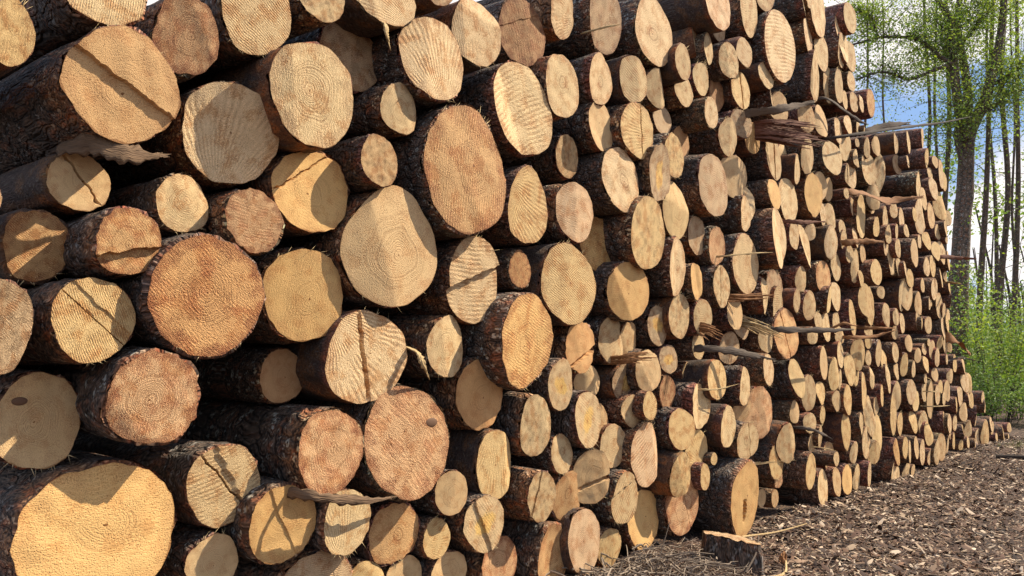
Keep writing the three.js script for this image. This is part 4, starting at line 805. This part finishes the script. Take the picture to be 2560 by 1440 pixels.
{ // loose sticks, bark pieces and a heap of twigs on the ground
  const G = (u, o, h = .01) => P3(u, ground(u, o) + h, o);
  const lay = (name, label, cat, pts, r0, r1, col) => { srand(900 + stickNo++); const P = pts.map((q) => G(...q)), o = P[0].clone(); const m = shadow(new THREE.Mesh(tube(P.map((q) => q.clone().sub(o)), r0, r1, 6), smat[col])); m.name = numbered(name); m.position.copy(o); tag(m, label, cat, 'sticks lying on the ground by the pile'); scene.add(m); };
  lay('stick', 'long pale stripped stick lying along the foot of the pile, right of the slotted log', 'stick', [[5.45, .12, .05], [5.9, .2, .04], [6.3, .28, .03]], .008, .005, 'straw');
  lay('stick', 'grey stick leaning across the front of the dark stump', 'stick', [[4.35, .62, .05], [4.55, .6, .14], [4.78, .52, .2]], .006, .004, 'grey');
  lay('stick', 'curved pale wood sliver at the foot of the dark stump', 'stick', [[4.42, .7, .01], [4.6, .74, .015], [4.85, .66, .03]], .012, .007, 'straw');
  lay('stick', 'long dark pole lying on the ground at the far end of the pile', 'stick', [[13.6, .5, .03], [13.9, 1.6, .03], [13.7, 3.2, .03]], .03, .025, 'dark');
  lay('stick', 'pair-forming grey stick on the open chip-covered ground, lower right', 'stick', [[7.6, 2.1, .01], [8.3, 2.4, .02], [9.0, 2.9, .01]], .01, .006, 'grey');
  lay('stick', 'dark half-buried stick at the right photo edge near the bottom', 'stick', [[7.2, 3.0, .01], [7.5, 3.3, .025], [7.9, 3.7, .01]], .022, .012, 'dark');
  lay('stick', 'thin root-like stick rising out of the twig heap beside the broken ground log', 'stick', [[3.95, .25, .02], [4.1, .22, .14], [4.25, .2, .27]], .005, .003, 'grey');
  lay('stick', 'pale wavy stick along the front of the twig heap at the bottom edge', 'stick', [[3.35, .42, .05], [3.7, .52, .06], [4.0, .48, .05], [4.25, .56, .03]], .007, .004, 'grey');
  lay('stick', 'second wavy twig just behind the pale one at the front of the heap', 'stick', [[3.4, .3, .06], [3.75, .42, .08], [4.1, .36, .06]], .006, .004, 'grey');
  srand(444); const tw = [];
  for (let i = 0; i < 210; i++) { const u = rr(3.3, 4.5), o = rr(-.02, .55), l = rr(.1, .4), a = rr(-.7, .7) + (rnd() < .3 ? 1.4 : 0), h = rr(.02, .15) * sm(4.7, 4.0, u); const q = [0, .33, .66, 1].map((t) => { const uu = u + Math.cos(a) * l * (t - .5) + rr(-.03, .03), oo = o + Math.sin(a) * l * (t - .5) + rr(-.03, .03); return G(uu, oo, h + rr(-.012, .035)); }); tw.push(tube(q, rr(.0025, .0065), rr(.0015, .003), 4, 8)); }
  const m = shadow(new THREE.Mesh(mergeGeometries(tw), smat.twig)); m.name = 'twig_heap'; tag(m, 'tangled heap of thin roots and twigs against the ground row, left of the stump', 'twigs', null, 'stuff'); scene.add(m);
  const piece = (name, label, cat, u, o, l, w, col, rot, tilt) => { srand(700 + stickNo++); const g = new THREE.IcosahedronGeometry(.5, 2), p = g.attributes.position; for (let i = 0; i < p.count; i++) { const x = p.getX(i), y = p.getY(i), z = p.getZ(i), k = 1 + .5 * n3(x * 2.2 + u, y * 2.2, z * 2.2 + o); p.setXYZ(i, x * l * k, y * .022 * k + .012 * n2(x * 3 + u, z * 3), z * w * k); } const gg = toCreasedNormals(g, .5); const m2 = shadow(new THREE.Mesh(gg, smat[col])); m2.name = numbered(name); m2.position.copy(G(u, o, .012)); m2.rotation.set(tilt, rot, tilt * .6); tag(m2, label, cat, 'loose wood and bark pieces on the ground'); scene.add(m2); };
  piece('wood_chunk', 'whitish flat wood chunk on the chips at the bottom edge, right of the stump', 'wood piece', 4.62, 1.05, .12, .08, 'straw', .5, .25);
  piece('bark_piece', 'orange-brown bark piece leaning beside the right of the dark stump', 'bark piece', 4.9, .62, .14, .05, 'orange', 1.2, .5);
  piece('bark_piece', 'dark bark piece lying mid-way on the open ground, right of the pile foot', 'bark piece', 8.6, 1.7, .18, .09, 'dark', .3, .1);
  piece('bark_piece', 'reddish bark piece on the open ground nearest the far pile foot', 'bark piece', 11.6, 2.0, .22, .08, 'red', 2.2, .1);
  piece('bark_piece', 'brown bark piece at the lower right corner', 'bark piece', 6.2, 2.2, .12, .09, 'brown', 1.9, .2);
}

// ---------- trees and undergrowth ----------
const trunkMat = new THREE.MeshStandardMaterial({ color: new THREE.Color(1.5, 1.55, 1.5), map: BARKS[0].map, bumpMap: BARKS[0].bumpMap, bumpScale: .02, roughness: .95 });
const darkTrunk = new THREE.MeshStandardMaterial({ color: new THREE.Color(.9, .95, 1), map: BARKS[0].map, bumpMap: BARKS[0].bumpMap, bumpScale: .02, roughness: .95 });
const leafMat = new THREE.MeshPhysicalMaterial({ color: 0xffffff, roughness: .9, transmission: .5, thickness: 0, vertexColors: true, side: THREE.DoubleSide });
const SPRING = [[.36, .46, .03], [.26, .39, .03], [.42, .50, .06], [.18, .31, .03], [.31, .41, .05]], DARKG = [[.26, .39, .03], [.22, .34, .035], [.18, .31, .03], [.28, .37, .05]];
function leaves(parent, spots, size, cols, name = 'crown') { // leaf blades, folded along the midrib
  const p = [], col = [], ix = [], o = new THREE.Object3D(), v = new THREE.Vector3(), B = [[0, 0, 0], [.5, .1, -.3], [1, 0, 0], [.5, .1, .3]];
  for (const q of spots) { o.position.set(q[0], q[1], q[2]); o.rotation.set(rr(-1, 1), rr(0, 6.28), rr(-1, 1)); o.scale.setScalar(size * rr(.6, 1.35)); o.updateMatrix(); const k = cols[Math.floor(rnd() * cols.length)], f = rr(.8, 1.2), n = p.length / 3;
    for (const b of B) { v.set(...b).applyMatrix4(o.matrix); p.push(v.x, v.y, v.z); col.push(k[0] * f, k[1] * f, k[2] * f); } ix.push(n, n + 1, n + 2, n, n + 2, n + 3); }
  const g = geo(p, ix, null, col); g.computeVertexNormals(); return part(name, g, leafMat, parent);
}
const V = (a) => new THREE.Vector3(...a);
function twigFan(list, leafSpots, p, d, len, n, leafN, r) { // side twigs with leaf clusters
  for (let i = 0; i < n; i++) { const e = d.clone().add(new THREE.Vector3(rr(-1, 1), rr(-.6, .9), rr(-1, 1))).normalize().multiplyScalar(len * rr(.5, 1.2)), q = p.clone().add(e), mid = p.clone().addScaledVector(e, .5).add(new THREE.Vector3(0, rr(-.1, .15) * len, 0)); list.push(tube([p, mid, q], r, r * .35, 4, 4));
    for (let k = 0; k < leafN; k++) { const t = Math.pow(rnd(), .6), s = len * .32; leafSpots.push([mix(p.x, q.x, t) + rr(-1, 1) * s, mix(p.y, q.y, t) + rr(-1, 1) * s * .8, mix(p.z, q.z, t) + rr(-1, 1) * s]); } }
}
function mainTree(limbs) {
  srand(61); const base = V(limbs[0][0][0]); base.y -= .9; const g = thing('forked_tree', 'big forked broadleaf tree with fresh spring leaves behind the end of the pile', 'tree', base);
  const rel = (a) => V(a).sub(base), tw = [], sp = [];
  limbs.forEach(([pts, r0, r1], i) => { const P = pts.map(rel); if (!i) P.unshift(new THREE.Vector3(0, -.2, 0)); part(i ? (i < 4 ? 'limb' : 'branch') : 'trunk', tube(P, r0, r1, 12, 22), trunkMat, g);
    if (i) { const c = new THREE.CatmullRomCurve3(P), n = i < 4 ? 26 : 34; for (let k = 0; k < n; k++) { const t = rr(.15, 1); twigFan(tw, sp, c.getPoint(t), c.getTangent(t).multiplyScalar(.4), i < 4 ? rr(.6, 2.4) : rr(.5, 1.6), 2, i < 4 ? 46 : 36, .009); } } });
  const c0 = new THREE.CatmullRomCurve3(limbs[0][0].map(rel)); for (let k = 0; k < 16; k++) twigFan(tw, sp, c0.getPoint(rr(.25, .8)), new THREE.Vector3(rr(-1, 1), 0, rr(-1, 1)), rr(.25, .6), 1, 14, .007);
  part('twigs', mergeGeometries(tw), trunkMat, g).userData.kind = 'stuff'; leaves(g, sp, .066, SPRING);
}
let treeNo = 0;
function thinTree(a, b, r, label) {
  srand(200 + treeNo++); const A = V(a), B = V(b), g = thing('thin_tree', label, 'tree', A), d = B.clone().sub(A), H = d.length(); d.normalize();
  const pts = [0, .25, .5, .75, 1, 1.25].map((t) => d.clone().multiplyScalar(H * t).add(new THREE.Vector3(rr(-.16, .16), 0, rr(-.16, .16)))); pts[0].set(0, 0, 0);
  part('trunk', tube(pts, r * .8, r * .3, 9, 26), trunkMat, g); const tw = [], sp = [], c = new THREE.CatmullRomCurve3(pts);
  for (let k = 0; k < 46; k++) { const t = rr(.12, 1), up = sm(.25, .8, t); twigFan(tw, sp, c.getPoint(t), new THREE.Vector3(rr(-1, 1), rr(0, .5), rr(-1, 1)), rr(.4, 2.1), 1, Math.round(4 + 44 * up), .011); }
  part('branches', mergeGeometries(tw), darkTrunk, g).userData.kind = 'stuff'; leaves(g, sp, .085, SPRING);
}
mainTree([[[[11.64,-0.18,-21],[11.74,0.97,-21],[11.82,2.24,-21],[11.9,3.31,-21],[12.02,4.59,-21],[12.13,5.46,-21],[12.2,6.32,-21],[12.21,7.09,-21]],0.279,0.191],[[[12.09,6.82,-20.8],[12,7.36,-20.8],[11.91,7.9,-20.8],[11.86,8.67,-20.8],[11.82,9.43,-20.8],[11.8,10.07,-20.8],[11.66,10.37,-20.8],[11.46,10.7,-20.8],[11.35,11.31,-20.8]],0.14,0.064],[[[12.38,6.95,-21.3],[12.46,7.61,-21.3],[12.48,8.26,-21.3],[12.42,8.95,-21.3],[12.32,9.62,-21.3],[12.26,10.19,-21.3],[12.34,10.75,-21.3],[12.42,11.55,-21.3]],0.14,0.064],[[[12.27,6.57,-21.1],[12.38,7.11,-21.1],[12.63,7.61,-21.1],[12.8,7.94,-21.1],[12.95,8.39,-21.1],[13.17,9.1,-21.1],[13.33,9.83,-21.1],[13.42,10.44,-21.1],[13.51,11.45,-21.1]],0.178,0.076],[[[11.63,8.78,-20.5],[11.34,8.97,-20.5],[11.06,9.23,-20.5],[10.75,9.44,-20.5],[10.35,9.51,-20.5],[9.91,9.51,-20.5],[9.71,9.5,-20.5],[9.32,9.38,-20.5],[8.98,9.3,-20.5]],0.057,0.023],[[[11.33,8.61,-20.2],[11.04,8.54,-20.2],[10.74,8.4,-20.2],[10.41,8.28,-20.2],[10.22,8.27,-20.2],[9.94,8.4,-20.2],[9.58,8.46,-20.2],[9.16,8.33,-20.2],[8.95,8.23,-20.2]],0.051,0.019],[[[11.94,6.02,-20.6],[11.79,6.45,-20.6],[11.72,6.87,-20.6],[11.78,7.2,-20.6],[11.89,7.41,-20.6]],0.064,0.038],[[[13.01,8.43,-21.2],[13.38,8.58,-21.2],[13.77,8.86,-21.2],[14.16,9.03,-21.2]],0.057,0.025],[[[12.32,9.62,-21.3],[12.67,9.96,-21.3],[12.9,10.41,-21.3],[13.14,10.87,-21.3]],0.051,0.019],[[[11.86,8.67,-20.8],[11.7,9,-20.8],[11.55,9.43,-20.8],[11.52,9.98,-20.8]],0.044,0.019],[[[9.71,9.5,-20.5],[9.65,9.7,-20.5],[9.61,9.92,-20.5],[9.45,10.1,-20.5],[9.08,10.19,-20.5]],0.028,0.013],[[[12.63,7.61,-21.1],[13.01,7.77,-21.1],[13.46,8.16,-21.1],[13.9,8.27,-21.1]],0.051,0.025]]);
thinTree([12.61,-0.6,-24],[12.89,11.29,-24],0.1,"bare-stemmed thin tree seen just right of the pile, nearest the pile edge");
thinTree([13.1,-0.6,-24],[13.51,11.29,-24],0.13,"straight grey trunk half hidden just left of the big forked tree");
thinTree([12.93,-0.6,-22],[13.63,11.41,-22],0.12,"straight tree second to the right of the big forked tree");
thinTree([18.16,-0.6,-30],[18.69,14.37,-30],0.11,"slender distant tree between two darker straight trunks, right side");
thinTree([14,-0.6,-23],[14.66,12.11,-23],0.13,"straight dark trunk in the middle of the right-hand group");
thinTree([14.98,-0.6,-24],[15.65,12.31,-24],0.12,"straight trunk second from the right photo edge");
thinTree([17.26,-0.6,-27],[17.45,12.23,-27],0.07,"thin leaning tree at the right photo edge");
thinTree([15.28,-0.6,-32],[15.25,15.06,-32],0.08,"pale distant tree behind the stepped top of the pile");
thinTree([12.23,-0.6,-28],[12.83,14.11,-28],0.08,"leafy thin tree right beside the topmost logs");
thinTree([14.37,-0.6,-27],[14.94,12.94,-27],0.09,"thin dark stem rising over the upper right edge of the pile");
function shrub(label, x, y, z, w, h, n, size, cols, name = 'shrub') { // many stems, leaf clusters in layers
  srand(800 + treeNo++); const base = new THREE.Vector3(x, -.75, z), g = thing(name, label, 'shrub', base), tw = [], sp = [];
  for (let i = 0; i < 26; i++) { const e = new THREE.Vector3(rr(-.5, .5) * w, rr(.3, 1) * h, rr(-.5, .5) * w * .7), p0 = new THREE.Vector3(e.x * .25, 0, e.z * .25); tw.push(tube([p0, p0.clone().lerp(e, .5).add(new THREE.Vector3(0, h * .1, 0)), e], .012, .004, 4, 5));
    const cl = Math.round(n / 26); for (let k = 0; k < cl; k++) { const t = .35 + .65 * rnd(), s = .16 * w; sp.push([mix(p0.x, e.x, t) + rr(-1, 1) * s, Math.max(.05, mix(0, e.y, t) + .1 * h + rr(-1, 1) * s * .45), mix(p0.z, e.z, t) + rr(-1, 1) * s]); } }
  part('stems', mergeGeometries(tw), darkTrunk, g).userData.kind = 'stuff'; leaves(g, sp, size, cols, 'foliage');
}
shrub('bright yellow-green sunlit bush right of the dark trunk of the forked tree', 12.4, 0, -20.4, 2.6, 4.0, 4400, .085, SPRING);
shrub('bright green bush at the right photo edge beside the other sunlit bush', 13.8, 0, -21.6, 2.6, 3.8, 4000, .085, SPRING);
shrub('low dark green bush at the foot of the forked tree, just past the pile', 11.6, 0, -19.8, 1.6, 1.7, 2600, .07, DARKG);
shrub('dark green undergrowth bush at the right photo edge behind the open ground', 13.2, 0, -19.6, 2.4, 1.6, 3200, .07, DARKG);
shrub('mid-green bush behind the two sunlit ones, deep in the wood', 14.2, 0, -25, 4, 3.4, 3600, .09, [...DARKG, ...SPRING.slice(2)]);
{ // the wood beyond
  srand(12); const g = new THREE.Group(); g.name = 'distant_woods'; tag(g, 'dense dim woodland filling the background beyond the nearer trees', 'woods', null, 'stuff'); scene.add(g);
  const tr = [], sp = [];
  for (let i = 0; i < 70; i++) { const z = rr(34, 62), x = z * rr(.3, .78), h = rr(4, 9), r = rr(.04, .12); tr.push(tube([new THREE.Vector3(x, -1, -z), new THREE.Vector3(x + rr(-.3, .3), h * .5, -z), new THREE.Vector3(x + rr(-.6, .6), h, -z)], r, r * .4, 5, 5)); }
  for (let i = 0; i < 420; i++) { const z = rr(27, 60), x = z * rr(.3, .78), top = z * rr(-.045, .105) + 1.5, hi = rnd() < .12, y0 = hi ? rr(4, 11) : Math.max(-.6, rr(-1, top)); for (let k = 0; k < 150; k++) sp.push([x + rr(-1, 1) * rr(.3, 1.6), y0 + rr(-1, 1) * rr(.2, 1), -z + rr(-1, 1) * 1.4]); }
  for (let i = 0; i < 170; i++) { const z = rr(24, 60), x = z * rr(.68, 1.15), y0 = rr(2, 12); for (let k = 0; k < 70; k++) sp.push([x + rr(-1, 1) * rr(.3, 2), y0 + rr(-1, 1) * rr(.3, 1.4), -z + rr(-1, 1) * 1.8]); }   // the wood goes on to the right of the frame
  part('trunks', mergeGeometries(tr), darkTrunk, g).userData.kind = 'stuff'; leaves(g, sp, .2, DARKG, 'foliage').userData.kind = 'stuff';
}
{ // small grass tuft at the end of the pile
  srand(31); const p = [], ix = []; for (let i = 0; i < 420; i++) { const u = rr(15.2, 17.4), o = rr(.25, .9), q = P3(u, ground(u, o), o), h = rr(.03, .09), a = rr(0, 6.28), k = p.length / 3; p.push(q.x, q.y, q.z, q.x + .006 * Math.cos(a), q.y, q.z + .006 * Math.sin(a), q.x + rr(-.03, .03), q.y + h, q.z + rr(-.03, .03)); ix.push(k, k + 1, k + 2); }
  const gg = geo(p, ix); gg.computeVertexNormals(); const m = shadow(new THREE.Mesh(gg, new THREE.MeshStandardMaterial({ color: new THREE.Color(.22, .28, .05), roughness: .9, side: THREE.DoubleSide }))); m.name = 'grass'; tag(m, 'patch of short yellow-green grass at the far foot of the pile', 'grass', null, 'stuff'); scene.add(m);
}
renderer.render(scene, camera);
